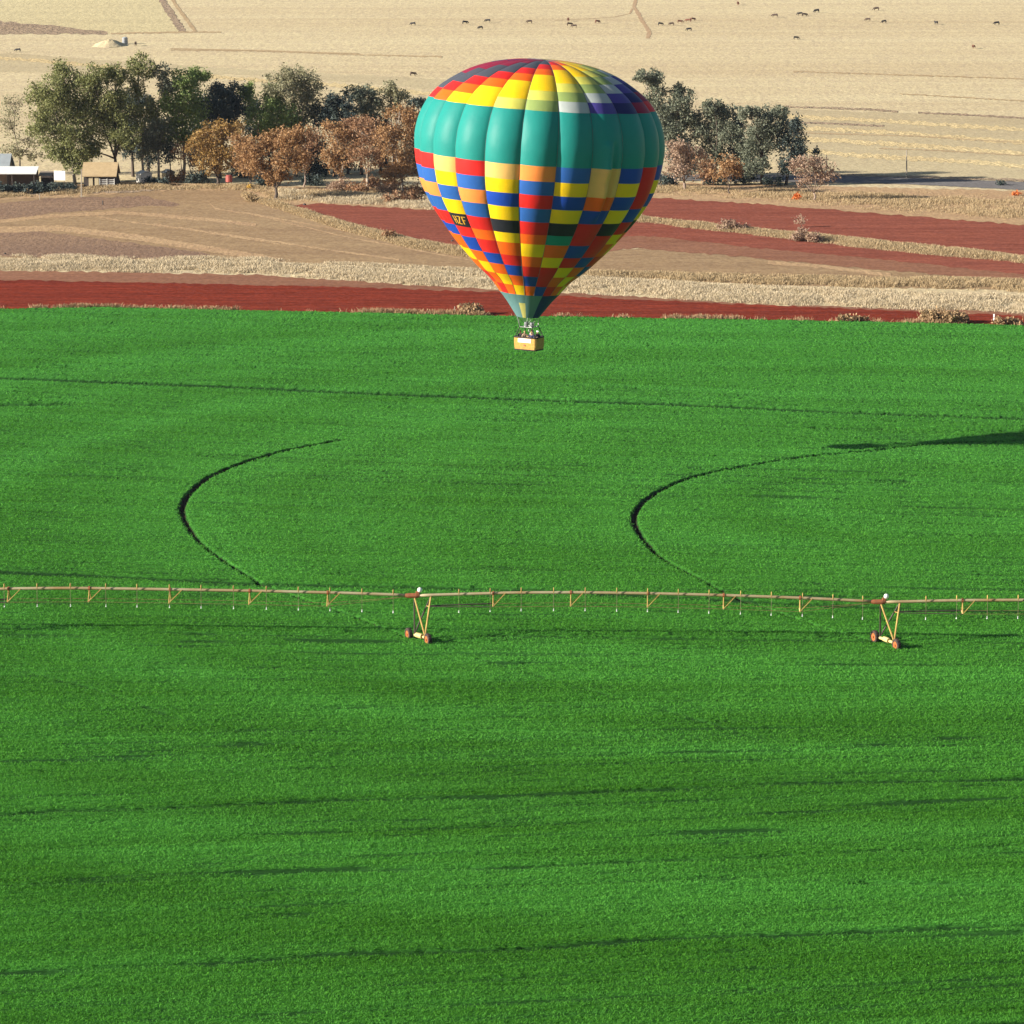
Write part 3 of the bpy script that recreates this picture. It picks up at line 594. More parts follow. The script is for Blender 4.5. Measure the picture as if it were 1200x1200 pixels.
G = 'trees of the grove behind the ploughed fields'
TREES = [
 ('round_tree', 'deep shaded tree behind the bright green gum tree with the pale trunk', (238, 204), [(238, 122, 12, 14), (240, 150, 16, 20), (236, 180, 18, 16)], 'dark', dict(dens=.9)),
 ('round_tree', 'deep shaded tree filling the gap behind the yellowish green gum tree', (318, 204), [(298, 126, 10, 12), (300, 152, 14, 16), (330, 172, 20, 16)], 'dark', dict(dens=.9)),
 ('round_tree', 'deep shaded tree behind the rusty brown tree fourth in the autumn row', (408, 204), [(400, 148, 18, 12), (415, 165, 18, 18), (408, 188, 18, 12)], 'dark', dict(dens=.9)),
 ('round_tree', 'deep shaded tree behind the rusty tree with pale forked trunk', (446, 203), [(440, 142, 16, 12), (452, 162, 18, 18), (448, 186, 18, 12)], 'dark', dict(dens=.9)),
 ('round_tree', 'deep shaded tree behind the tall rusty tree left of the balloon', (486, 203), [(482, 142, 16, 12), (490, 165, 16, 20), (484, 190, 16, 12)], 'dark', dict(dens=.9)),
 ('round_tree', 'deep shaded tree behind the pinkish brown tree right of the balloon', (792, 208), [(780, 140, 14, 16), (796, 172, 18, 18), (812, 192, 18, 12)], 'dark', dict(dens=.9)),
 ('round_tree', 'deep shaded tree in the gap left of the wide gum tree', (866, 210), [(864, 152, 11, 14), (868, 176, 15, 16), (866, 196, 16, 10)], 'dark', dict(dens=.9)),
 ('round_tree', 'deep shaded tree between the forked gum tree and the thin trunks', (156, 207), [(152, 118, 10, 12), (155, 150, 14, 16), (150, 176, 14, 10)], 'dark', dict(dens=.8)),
 # name, label, base, blobs, leaf, kwargs
 ('gum_tree', 'broad olive gum tree at the left end of the grove, above the white board', (88, 215), [(75, 90, 17, 17), (58, 113, 22, 20), (82, 122, 26, 24), (54, 147, 20, 18), (86, 155, 24, 20), (88, 185, 17, 15), (70, 175, 14, 14)], 'olive', dict(bark='bark_pale')),
 ('gum_tree', 'olive gum tree with a dark forked trunk beside the thatched shed', (139, 215), [(110, 95, 15, 17), (135, 88, 17, 11), (113, 123, 23, 23), (137, 125, 22, 20), (122, 152, 23, 17), (146, 160, 18, 14), (105, 176, 16, 9)], 'olive', dict(r0=.38, fork=.35)),
 ('gum_tree', 'tall thin gum tree whose small tuft is the highest point of the grove', (169, 213), [(163, 73, 13, 9), (167, 87, 15, 12), (160, 104, 9, 9), (176, 128, 11, 13), (160, 138, 14, 16)], 'olive', dict(bark='bark_pale', r0=.26, dens=.8)),
 ('gum_tree', 'slender half bare gum tree just right of the tallest tuft', (186, 213), [(190, 86, 9, 9), (194, 102, 7, 9), (182, 150, 16, 18), (193, 168, 14, 15), (170, 172, 15, 13)], 'blue', dict(bark='bark_pale', r0=.26, dens=.75)),
 ('gum_tree', 'bright green gum tree with a pale trunk, left of the dark rounded tree', (215, 211), [(212, 95, 16, 13), (232, 90, 13, 9), (207, 122, 20, 20), (226, 126, 18, 22), (204, 155, 18, 20), (222, 160, 17, 14)], 'bright', dict(bark='bark_pale')),
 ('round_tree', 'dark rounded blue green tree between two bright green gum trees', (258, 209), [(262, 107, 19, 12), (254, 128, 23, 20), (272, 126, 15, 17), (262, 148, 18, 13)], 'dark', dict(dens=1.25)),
 ('gum_tree', 'yellowish green gum tree right of the dark rounded tree', (306, 208), [(289, 110, 10, 13), (318, 113, 12, 12), (307, 133, 21, 18), (330, 140, 18, 20), (318, 156, 20, 12)], 'bright', dict(bark='bark_pale')),
 ('gum_tree', 'large grey olive gum tree with wide rounded top, mid left grove', (347, 207), [(345, 91, 26, 13), (328, 104, 20, 11), (363, 106, 19, 15), (351, 127, 25, 19), (347, 148, 20, 11)], 'pale', dict(bark='bark_pale', dens=.9)),
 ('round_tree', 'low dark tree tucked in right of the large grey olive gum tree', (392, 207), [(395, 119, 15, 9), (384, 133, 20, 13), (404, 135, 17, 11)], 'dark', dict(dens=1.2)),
 ('gum_tree', 'small olive tree showing above the rust coloured trees', (424, 205), [(420, 108, 15, 8), (432, 115, 19, 11), (425, 128, 20, 10)], 'blue', {}),
 ('gum_tree', 'small greyish tree with a pointed top near the left side of the balloon', (462, 205), [(458, 105, 12, 8), (466, 114, 12, 10), (455, 125, 13, 8)], 'pale', {}),
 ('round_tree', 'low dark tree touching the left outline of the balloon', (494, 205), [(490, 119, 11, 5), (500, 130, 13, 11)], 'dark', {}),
 ('gum_tree', 'grey green gum tree rising behind the right shoulder of the balloon', (765, 211), [(758, 89, 16, 7), (768, 98, 13, 11), (770, 119, 15, 16), (776, 145, 17, 19)], 'blue', dict(bark='bark_pale')),
 ('gum_tree', 'grey green gum tree second from the balloon in the right grove', (796, 212), [(797, 108, 13, 8), (794, 124, 17, 14), (806, 144, 18, 17), (789, 160, 14, 14)], 'blue', dict(bark='bark_pale')),
 ('gum_tree', 'dark leaved gum tree in the middle of the right grove', (838, 213), [(838, 125, 15, 7), (846, 134, 16, 11), (829, 150, 18, 17), (851, 158, 16, 15), (840, 178, 19, 15)], 'blue', {}),
 ('gum_tree', 'wide gum tree with sunlit olive top at the right end of the grove', (893, 216), [(879, 133, 12, 8), (905, 132, 19, 8), (888, 150, 20, 13), (908, 152, 18, 14), (893, 174, 26, 17), (888, 196, 17, 11)], 'blue', dict(dens=1.15)),
 ('gum_tree', 'dark rightmost gum tree of the grove with bare lower trunk', (921, 217), [(933, 147, 10, 11), (928, 165, 14, 17), (936, 178, 9, 13), (923, 193, 9, 10)], 'dark', dict(dens=1.0)),
 ('shrub', 'small dark tuft of a shrub showing above the bare pinkish tree', (957, 206), [(956, 178, 5, 4), (955, 187, 4, 5)], 'dark', dict(r0=.12)),
 ('thin_tree', 'thin sparse olive tree above the house roof at the left frame edge', (24, 205), [(18, 122, 13, 11), (12, 143, 15, 11), (30, 163, 20, 11), (14, 176, 15, 9), (36, 182, 12, 8)], 'pale', dict(dens=.28, r0=.2, twigs=True)),
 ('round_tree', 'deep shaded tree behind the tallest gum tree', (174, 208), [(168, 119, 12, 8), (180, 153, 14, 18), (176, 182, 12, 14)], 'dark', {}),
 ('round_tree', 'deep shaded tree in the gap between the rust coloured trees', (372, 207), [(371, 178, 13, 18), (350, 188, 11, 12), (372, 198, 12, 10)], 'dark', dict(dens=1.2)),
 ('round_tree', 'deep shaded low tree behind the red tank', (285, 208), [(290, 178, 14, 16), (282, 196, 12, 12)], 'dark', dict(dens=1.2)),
 ('autumn_tree', 'golden brown tree with rounded crown left of the red tank', (255, 218), [(243, 160, 20, 14), (267, 154, 18, 10), (238, 174, 19, 10), (262, 176, 19, 13), (250, 192, 18, 10)], 'gold', dict(twigs=True, dens=.75)),
 ('autumn_tree', 'rust orange tree standing forward at the field corner', (323, 234), [(300, 174, 20, 13), (328, 164, 24, 12), (350, 160, 16, 11), (308, 193, 25, 13), (343, 187, 20, 15), (322, 208, 17, 7)], 'orange', dict(twigs=True, dens=.75)),
 ('autumn_tree', 'small rust orange tree behind the left side of the forward orange tree', (297, 222), [(281, 170, 11, 13), (284, 190, 13, 13)], 'orange', dict(twigs=True, dens=.6, r0=.2)),
 ('autumn_tree', 'thin dull brown tree right of the forward orange tree', (356, 219), [(357, 176, 14, 17), (368, 163, 11, 12)], 'brown', dict(twigs=True, dens=.45, r0=.2, bark='twig')),
 ('autumn_tree', 'rusty brown tree fourth from the left in the autumn row', (400, 223), [(395, 152, 17, 10), (408, 164, 19, 16), (393, 183, 16, 15)], 'orange', dict(twigs=True, dens=.6, bark='twig')),
 ('autumn_tree', 'rusty brown tree with a pale forked trunk in front of the dark trees', (430, 225), [(424, 146, 19, 9), (440, 156, 20, 15), (432, 180, 19, 16)], 'brown', dict(twigs=True, dens=.6, bark='bark_pale')),
 ('autumn_tree', 'tall rusty tree close against the left of the balloon', (472, 228), [(468, 134, 19, 8), (482, 148, 15, 15), (460, 163, 17, 19), (478, 186, 15, 19), (460, 203, 16, 13)], 'orange', dict(twigs=True, dens=.6, bark='bark_pale')),
 ('autumn_tree', 'pinkish brown tree close against the right of the balloon', (803, 223), [(794, 177, 15, 11), (808, 184, 18, 15), (794, 200, 14, 11)], 'pink', dict(twigs=True, dens=.5, bark='twig')),
 ('autumn_tree', 'small orange tree on a thin trunk in front of the right grove', (855, 227), [(852, 190, 15, 8), (849, 201, 15, 9), (862, 198, 10, 9)], 'orange', dict(twigs=True, dens=.5, r0=.16)),
 ('autumn_tree', 'bare pinkish many stemmed tree standing alone right of the grove', (954, 235), [(942, 194, 14, 9), (958, 190, 16, 9), (950, 207, 18, 11), (966, 206, 12, 10)], 'pink', dict(twigs=True, dens=.38, r0=.22, bark='twig', fork=.25)),
 ('autumn_tree', 'low purplish brown tree between the pinkish and the orange tree', (825, 217), [(822, 196, 13, 12), (832, 204, 9, 9)], 'brown', dict(twigs=True, dens=.6, r0=.16)),
 ('thin_tree', 'slim pale trunked tree second left of the golden brown tree', (213, 214), [(213, 178, 8, 12)], 'brown', dict(bark='bark_pale', dens=.35, r0=.17, twigs=True)),
 ('thin_tree', 'slim pale trunked tree directly left of the golden brown tree', (224, 214), [(224, 184, 8, 13)], 'brown', dict(bark='bark_pale', dens=.35, r0=.17, twigs=True)),
 ('thin_tree', 'slim dark trunked tree left of the two pale trunked thin trees', (200, 213), [(200, 182, 9, 13)], 'dark', dict(dens=.6, r0=.2)),
]
for i, (nm, lab, base, blobs, leaf, kw) in enumerate(TREES):
    tree(nm, lab, 'shrub' if nm == 'shrub' else 'tree', base, blobs, leaf, group=G, seed=i, **kw)

def bush(label, base, blobs, leaf, dens=1.0, seed=0, name='bush', group='bushes along the field margins', size=.2):
    tree(name, label, 'bush', base, blobs, leaf, dens=dens, size=size, r0=.06, group=group, seed=seed + 70, twigs=True, fork=.2)
LEAF['straw'] = M['grass_tan']; LEAF['weed'] = M['weeds']
bush('brown bush with dark base on the green field edge left of the balloon mouth', (556, 369), [(548, 361, 8, 4), (560, 364, 9, 4)], 'weed', 2.2, 1)
bush('largest dark brown bush on the far field edge, near the white post', (1112, 379), [(1098, 370, 10, 5), (1112, 373, 9, 4), (1124, 372, 9, 5)], 'weed', 2.4, 2)
bush('tawny clump of grass left of the largest dark bush on the field edge', (1087, 377), [(1086, 369, 6, 5)], 'straw', 2.2, 3)
bush('low brown bush on the field edge at the right frame edge', (1180, 381), [(1172, 377, 10, 3), (1188, 378, 9, 3)], 'weed', 2, 4)
bush('low brown bush on the field edge between the balloon and the largest dark bush', (1000, 377), [(990, 374, 9, 3), (1006, 374, 9, 3)], 'weed', 2, 5)
bush('grey brown bush in the pale grass strip right of the balloon', (858, 271), [(852, 265, 9, 5), (868, 267, 9, 5)], 'pink', 1.3, 6)
bush('grey bush in the pale grass strip below the bare tree', (945, 283), [(938, 276, 10, 6), (955, 279, 9, 5)], 'pink', 1.5, 7)
bush('tall withered bush on the red soil below the bare pinkish tree', (940, 266), [(938, 258, 7, 5)], 'pink', .35, 8)
bush('dark bush among the grass at the foot of the tree left of the balloon', (470, 238), [(462, 232, 12, 6), (482, 232, 10, 6)], 'brown', 1.6, 9)
bush('pale straw coloured bush at the corner of the brown ploughed field', (293, 236), [(293, 231, 5, 4)], 'straw', 2.2, 10)
bush('dark bush in the diagonal grass strip left of the balloon', (456, 280), [(455, 274, 6, 4)], 'brown', 1.6, 11)
bush('bright orange flowering shrub on the verge left of the bare pinkish tree', (935, 234), [(935, 231, 4, 3)], 'redflower', 2.2, 12, 'flowering_shrub')
bush('small orange flowering shrub beside the road at the right frame edge', (1192, 229), [(1192, 227, 4, 2)], 'redflower', 2.0, 13, 'flowering_shrub')
bush('small yellow shrub under the orange tree right of the red tank', (292, 222), [(292, 219, 2.2, 3)], 'yellowflower', 2.2, 14, 'flowering_shrub')
bush('long dark hedge in the shade before the white veranda', (20, 227), [(4, 221, 12, 4.5), (20, 221, 12, 4), (-20, 221, 14, 4)], 'dark', 2.0, 16, 'hedge')  # shade before the house painted as dark leaves on added shrubs
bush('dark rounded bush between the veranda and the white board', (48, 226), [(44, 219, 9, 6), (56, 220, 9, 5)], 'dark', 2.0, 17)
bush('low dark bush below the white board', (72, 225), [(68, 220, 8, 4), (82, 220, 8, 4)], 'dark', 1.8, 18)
bush('low dark bush by the thin trunks right of the white hut', (182, 217), [(176, 212, 7, 3.5), (190, 212, 8, 3.5)], 'dark', 1.6, 19)
bush('low dark bush under the rusty trees left of the balloon', (445, 222), [(436, 215, 12, 6), (456, 215, 12, 6)], 'brown', 1.6, 20)
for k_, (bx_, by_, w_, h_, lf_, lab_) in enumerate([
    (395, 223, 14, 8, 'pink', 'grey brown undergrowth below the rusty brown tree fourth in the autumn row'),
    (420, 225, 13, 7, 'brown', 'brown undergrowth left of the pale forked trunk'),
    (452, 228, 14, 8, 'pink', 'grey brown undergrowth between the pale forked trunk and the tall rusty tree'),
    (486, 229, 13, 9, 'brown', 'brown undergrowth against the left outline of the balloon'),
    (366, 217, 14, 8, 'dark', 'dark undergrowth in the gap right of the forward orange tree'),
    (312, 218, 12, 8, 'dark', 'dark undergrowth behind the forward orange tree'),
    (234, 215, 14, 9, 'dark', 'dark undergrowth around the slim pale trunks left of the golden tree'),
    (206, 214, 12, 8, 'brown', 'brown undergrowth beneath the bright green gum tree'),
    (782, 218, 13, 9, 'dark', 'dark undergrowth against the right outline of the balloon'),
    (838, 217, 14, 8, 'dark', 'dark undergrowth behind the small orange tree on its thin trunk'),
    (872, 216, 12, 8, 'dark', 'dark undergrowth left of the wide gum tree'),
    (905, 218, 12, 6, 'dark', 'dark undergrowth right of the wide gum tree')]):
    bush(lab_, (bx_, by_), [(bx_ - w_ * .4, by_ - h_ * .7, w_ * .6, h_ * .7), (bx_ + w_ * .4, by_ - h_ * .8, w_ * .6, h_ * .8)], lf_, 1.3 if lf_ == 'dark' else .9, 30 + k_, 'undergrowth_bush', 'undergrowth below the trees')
bush('dark bush by the far road, left of the right frame edge', (1172, 217), [(1172, 214, 5, 2.5)], 'dark', 1.6, 15)

# ------------------------------------------------------------------ farm buildings and bits among the trees
M['white'] = solid_mat('white_paint', (.80, .79, .75), .5, c2=(.70, .68, .63), scl=.8)
M['cream'] = solid_mat('cream_paint', (.62, .52, .33), .6, c2=(.52, .43, .27), scl=.8)
M['thatch'] = solid_mat('old_thatch', (.50, .37, .21), .95, c2=(.40, .29, .16), scl=1.5)
M['tin'] = solid_mat('grey_tin', (.34, .38, .40), .5, c2=(.26, .28, .3), scl=.6)
M['tin_white'] = solid_mat('sunlit_tin', (.82, .82, .80), .45, c2=(.72, .72, .70), scl=.6)
M['dark_wood'] = solid_mat('dark_timber', (.075, .06, .055), .8)
M['wall'] = solid_mat('old_plaster', (.30, .24, .19), .9, c2=(.22, .18, .15))
M['pole'] = solid_mat('weathered_pole', (.36, .31, .25), .85)
M['red_paint'] = solid_mat('faded_red_paint', (.42, .09, .075), .6, c2=(.30, .07, .06))
M['rust'] = solid_mat('rust', (.30, .10, .035), .8, c2=(.18, .06, .03), scl=3)
M['steel'] = solid_mat('grey_steel', (.30, .31, .33), .45, .3)

def gable(root, x0, x1, y0, y1, zb, ze, zr, wall, roof, over=.4):
    """plain rectangular building, ridge along x"""
    w = MB(); w.box(((x0 + x1) / 2, (y0 + y1) / 2, (zb + ze) / 2), (x1 - x0, y1 - y0, ze - zb))
    ym = (y0 + y1) / 2
    w.poly([(x0, y0 + .02, ze), (x0, y1 - .02, ze), (x0, ym, zr - .15)], (.2, 0, 0)); w.poly([(x1 - .2, y0 + .02, ze), (x1 - .2, y1 - .02, ze), (x1 - .2, ym, zr - .15)], (.2, 0, 0))
    w.build('wall', wall, root)
    r = MB(); k = (zr - ze) / (ym - y0); a = y0 - over; za = ze - over * k
    r.poly([(x0 - over, a, za), (x0 - over, ym, zr), (x0 - over, 2 * ym - a, za), (x0 - over, 2 * ym - a, za + .18), (x0 - over, ym, zr + .18), (x0 - over, a, za + .18)], (x1 - x0 + 2 * over, 0, 0))
    return r.build('roof', roof, root)

# farmhouse at the left frame edge
B = hit(20, 221); y = B[1]; s = scale_at(y)
h = empty('farmhouse', B); tag(h, 'farmhouse with grey roof and white sunlit veranda roof at left frame edge', 'house')
X0 = at_y(-90, 205, y)[0]; X1 = at_y(6, 205, y)[0]; ZB = B[2]
gable(h, X0, X1, y + 2, y + 10, ZB, ZB + 3.0, ZB + 5.6, M['wall'], M['tin'])
vr = MB(); xa, xb = at_y(-90, 205, y)[0], at_y(44, 205, y)[0]
vr.poly([(xa, y - 1.8, ZB + 2.75), (xa, y + 1.9, ZB + 3.75), (xa, y + 1.9, ZB + 3.85), (xa, y - 1.8, ZB + 2.85)], (xb - xa, 0, 0)); vr.build('veranda_roof', M['tin_white'], h)
bw = MB(); bw.box(((X1 + xb) / 2 + .05, y + 1.6, ZB + 1.6), (xb - X1 - .3, .3, 3.2)); bw.build('back_wall', M['dark_wood'], h)
for k in range(6):
    x = xa + .4 + (xb - xa - .8) * k / 5
    MB().tube([(x, y - 1.6, ZB - .1), (x, y - 1.6, ZB + 2.78)], .08, 6).build('veranda_post', M['dark_wood'], h)
# dark open lean-to right of it
B = hit(54, 221); y = B[1]
ls = empty('open_shelter', B); tag(ls, 'low dark open shelter between the farmhouse and the white board', 'shelter')
xa, xb = at_y(46, 205, y + 2)[0], at_y(62, 205, y + 2)[0]
MB().poly([(xa, y, B[2] + 2.2), (xa, y + 4, B[2] + 2.7), (xa, y + 4, B[2] + 2.78), (xa, y, B[2] + 2.28)], (xb - xa, 0, 0)).build('roof', M['wall'], ls)
MB().box(((xa + xb) / 2, y + 3.8, B[2] + 1.3), (xb - xa - .1, .2, 2.6)).build('back_wall', M['dark_wood'], ls)
for x in (xa + .15, xb - .15): MB().tube([(x, y + .2, B[2] - .1), (x, y + .2, B[2] + 2.22)], .07, 6).build('post', M['dark_wood'], ls)
# white board
B = hit(70, 222); y = B[1]; s = scale_at(y)
bd = empty('white_board', B); tag(bd, 'blank white board on two posts beneath the left gum tree', 'board')
c = at_y(70, 205.7, y)
MB().box(c, (14 * s, .1, 11 * s), yaw=-.25, bev=.03).build('panel', M['white'], bd)
for d in (-5, 5): MB().tube([(c[0] + d * s, y + .12 - d * s * .26, B[2] - .1), (c[0] + d * s, y + .12 - d * s * .26, c[2] + 5 * s)], .05, 6).build('post', M['dark_wood'], bd)
# thatched shed
B = hit(116, 219.5); y = B[1]; s = scale_at(y); zb = B[2]
sd = empty('thatched_shed', B); tag(sd, 'low shed with straw coloured thatched roof and two cream doors', 'shed')
xa, xb = at_y(98, 210, y)[0], at_y(134.5, 210, y)[0]
gable(sd, xa, xb, y, y + 6, zb, zb + 2.15, zb + 4.1, M['dark_wood'], M['thatch'], .35)
for px in (106.5, 113.5):
    x = at_y(px, 214, y)[0]; MB().box((x, y - .06, zb + .92), (4.6 * s, .1, 1.75), bev=.02).build('door', M['cream'], sd)
# white rail gate in front of its right end
g0 = at_y(117, 214, y - .8); g1 = at_y(134, 214, y - .8)
gt = empty('rail_gate', ((g0[0] + g1[0]) / 2, y - .8, zb)); tag(gt, 'white rail gate in front of the thatched shed', 'gate')
for k in range(4): MB().box(((g0[0] + g1[0]) / 2, y - .8, zb + .35 + k * .36), (g1[0] - g0[0], .05, .1)).build('rail', M['white'], gt)
for k in range(3): MB().box((g0[0] + (g1[0] - g0[0]) * k / 2, y - .88, zb + .8), (.1, .09, 1.7)).build('post', M['white'], gt)
# white hut
B = hit(162, 214); y = B[1]; s = scale_at(y)
ht = empty('white_hut', B); tag(ht, 'small white hut seen between the trunks right of the thatched shed', 'hut')
gable(ht, at_y(157.2, 210, y)[0], at_y(168, 210, y)[0], y, y + 2.4, B[2], B[2] + 1.55, B[2] + 2.0, M['white'], M['tin_white'], .08); ht.rotation_euler = (0, 0, -.9)
B = hit(192, 211); y = B[1]; s = scale_at(y)
hc = empty('cream_hut', B); tag(hc, 'small cream hut half hidden behind the thin dark trunks', 'hut')
gable(hc, at_y(188, 210, y)[0], at_y(196, 210, y)[0], y, y + 2, B[2], B[2] + 1.3, B[2] + 1.8, M['cream'], M['tin'], .1); hc.rotation_euler = (0, 0, -.9)
# red tank
B = hit(268.5, 215.5); s = scale_at(B[1])
tk = empty('red_tank', B); tag(tk, 'faded red tank half hidden between the golden and orange trees', 'tank')
MB().tube([B + [0, 0, .35], B + [0, 0, .4], B + [0, 0, 1.45], B + [0, 0, 1.6]], [.55, .62, .62, .45], 14).build('barrel', M['red_paint'], tk)
for k in range(3):
    a = k * 2.1; MB().tube([B + [.45 * math.cos(a), .45 * math.sin(a), -.05], B + [.45 * math.cos(a), .45 * math.sin(a), .4]], .05, 5).build('leg', M['rust'], tk)
# poles and posts
def pole(px, yb, yt, r, label, arm=True, mat='pole', name='utility_pole', cat='pole'):
    B = hit(px, yb); T = at_y(px, yt, B[1]); p = empty(name, B); tag(p, label, cat)
    MB().tube([B - [0, 0, .2], T], [r, r * .75], 7).build('shaft', M[mat], p)
    if arm:
        MB().box(T + [0, -.12, -.45], (1.5, .1, .12)).build('crossarm', M[mat], p)
        for d in (-.65, 0, .65): MB().tube([T + [d, -.12, -.39], T + [d, -.12, -.16]], [.05, .06], 6).build('insulator', M['white'], p)
pole(95.5, 231, 198, .13, 'pale wooden pole at the left, in front of the thatched shed', False)
pole(1062.5, 209, 176, .13, 'tall thin pole beside the far road on the right', False)
pole(968.5, 205, 181, .11, 'short pole behind the bare pinkish tree', False)
def post(px, py, hpx, mat, label, r=.07):
    B = hit(px, py); s = scale_at(B[1]); o = MB().tube([B - [0, 0, .1], B + [0, 0, hpx * s * .9], B + [0, 0, hpx * s]], [r, r, r * .6], 7).solo('post', M[mat], B); tag(o, label, 'post')
post(1165, 377, 9, 'white', 'short white post on the far field edge near the right frame edge', .13)
post(120.5, 240, 5, 'dark_wood', 'short dark post standing in the brown ploughed field', .12)
post(46.5, 234, 7, 'pole', 'short pale post on the verge below the farmhouse', .07)
post(533, 367, 8, 'pole', 'short pale stake on the field edge left of the balloon mouth', .06)
def lump(px, py, w, label):
    B = hit(px, py); s = scale_at(B[1]); r = np.random.default_rng(int(px))
    m = MB(); m.ball(B + [0, 0, w * s * .2], w * s / 2, (1, .8, .7), 9, 6)
    m.v = [tuple(np.array(v) + r.normal(size=3) * w * s * .03) for v in m.v]
    tag(m.solo('rock', M['dark_wood'], B), label, 'rock')
lump(357, 240.5, 4, 'dark rock at the tip of the far red field, right of the forward orange tree')
lump(530, 283, 3.5, 'dark rock on the red soil left of the balloon')
lump(6, 298, 3.5, 'dark rock in the ploughed field at the left frame edge')
# mound and trough on the far slope
B = hit(126, 55); s = scale_at(B[1]); y = B[1]
rm = np.random.default_rng(5); ang = np.linspace(0, 2 * math.pi, 28, endpoint=False); V = [B + [0, 6, 1.9]]; fs = []
for j, (k, z) in enumerate(((.12, 1.85), (.3, 1.5), (.55, .9), (.8, .35), (1.0, -.1))):
    for a in ang: V.append(B + [math.cos(a) * 21 * s * k * (1 + .08 * rm.normal()), 6 + math.sin(a) * 9 * k, z + .12 * rm.normal()])
for i in range(28): fs.append((0, 1 + i, 1 + (i + 1) % 28))
for j in range(4):
    for i in range(28): fs.append((1 + j * 28 + i, 1 + (j + 1) * 28 + i, 1 + (j + 1) * 28 + (i + 1) % 28, 1 + j * 28 + (i + 1) % 28))
mm = MB(); mm.add(V, fs); o = mm.solo('earth_mound', M['veld'], B, True); tag(o, 'pale heap of earth on the far slope at the left', 'mound')
B = hit(146.5, 51.5); s = scale_at(B[1])
tk = empty('water_tank', B); tag(tk, 'round grey water tank beside the pale heap of earth', 'tank')
MB().tube([B - [0, 0, .1], B + [0, 0, 1.8]], [3.3 * s, 3.3 * s], 18).build('wall', M['steel'], tk)
MB().tube([B + [0, 0, 1.8], B + [0, 0, 2.05]], [3.4 * s, .4], 18).build('lid', M['tin'], tk)

# ------------------------------------------------------------------ cattle on the far slope
COATS = {'black': solid_mat('black_coat', (.022, .021, .026), .8), 'brown': solid_mat('brown_coat', (.07, .042, .032), .8), 'red': solid_mat('red_coat', (.17, .07, .045), .8)}
def cow_meshes(coat, graze):
    m = COATS[coat]
    hz, hx = (.45, 1.42) if graze else (1.25, 1.5)
    pts = [(-.85, 0, 1.12), (-.4, 0, 1.05), (.2, 0, 1.02), (.7, 0, 1.08), (1.02, 0, 1.05 if graze else 1.25), (hx - .12, 0, hz + .14), (hx + .16, 0, hz - .12),
           (-.78, .23, .78), (-.92, .23, .5), (-.82, .23, .04), (-.78, -.23, .78), (-.86, -.23, .5), (-.70, -.23, .04),
           (.68, .22, .72), (.70, .22, .4), (.66, .22, .04), (.68, -.22, .72), (.76, -.22, .4), (.80, -.22, .04),
           (-1.0, 0, 1.15), (-1.1, 0, .85), (-1.1, 0, .45)]
    ed = [(0, 1), (1, 2), (2, 3), (3, 4), (4, 5), (5, 6), (0, 7), (7, 8), (8, 9), (0, 10), (10, 11), (11, 12), (3, 13), (13, 14), (14, 15), (3, 16), (16, 17), (17, 18), (0, 19), (19, 20), (20, 21)]
    rad = [.33, .37, .39, .34, .21, .16, .10, .17, .09, .065, .17, .09, .065, .14, .085, .065, .14, .085, .065, .06, .03, .05]
    body = skin_mesh('cow', pts, ed, rad, m, 1, 1)
    ears = [MB().tube([(hx - .22, .1 * sd, hz + .24), (hx - .25, .3 * sd, hz + .22)], [.07, .03], 5).mesh('ear', m) for sd in (-1, 1)]
    horns = [MB().tube([(hx - .16, .08 * sd, hz + .28), (hx - .12, .2 * sd, hz + .38), (hx - .08, .2 * sd, hz + .5)], [.035, .025, .008], 5).mesh('horn', M['cream']) for sd in (-1, 1)]
    return body, ears, horns
COWM = {(c, g): cow_meshes(c, g) for c in COATS for g in (True, False)}
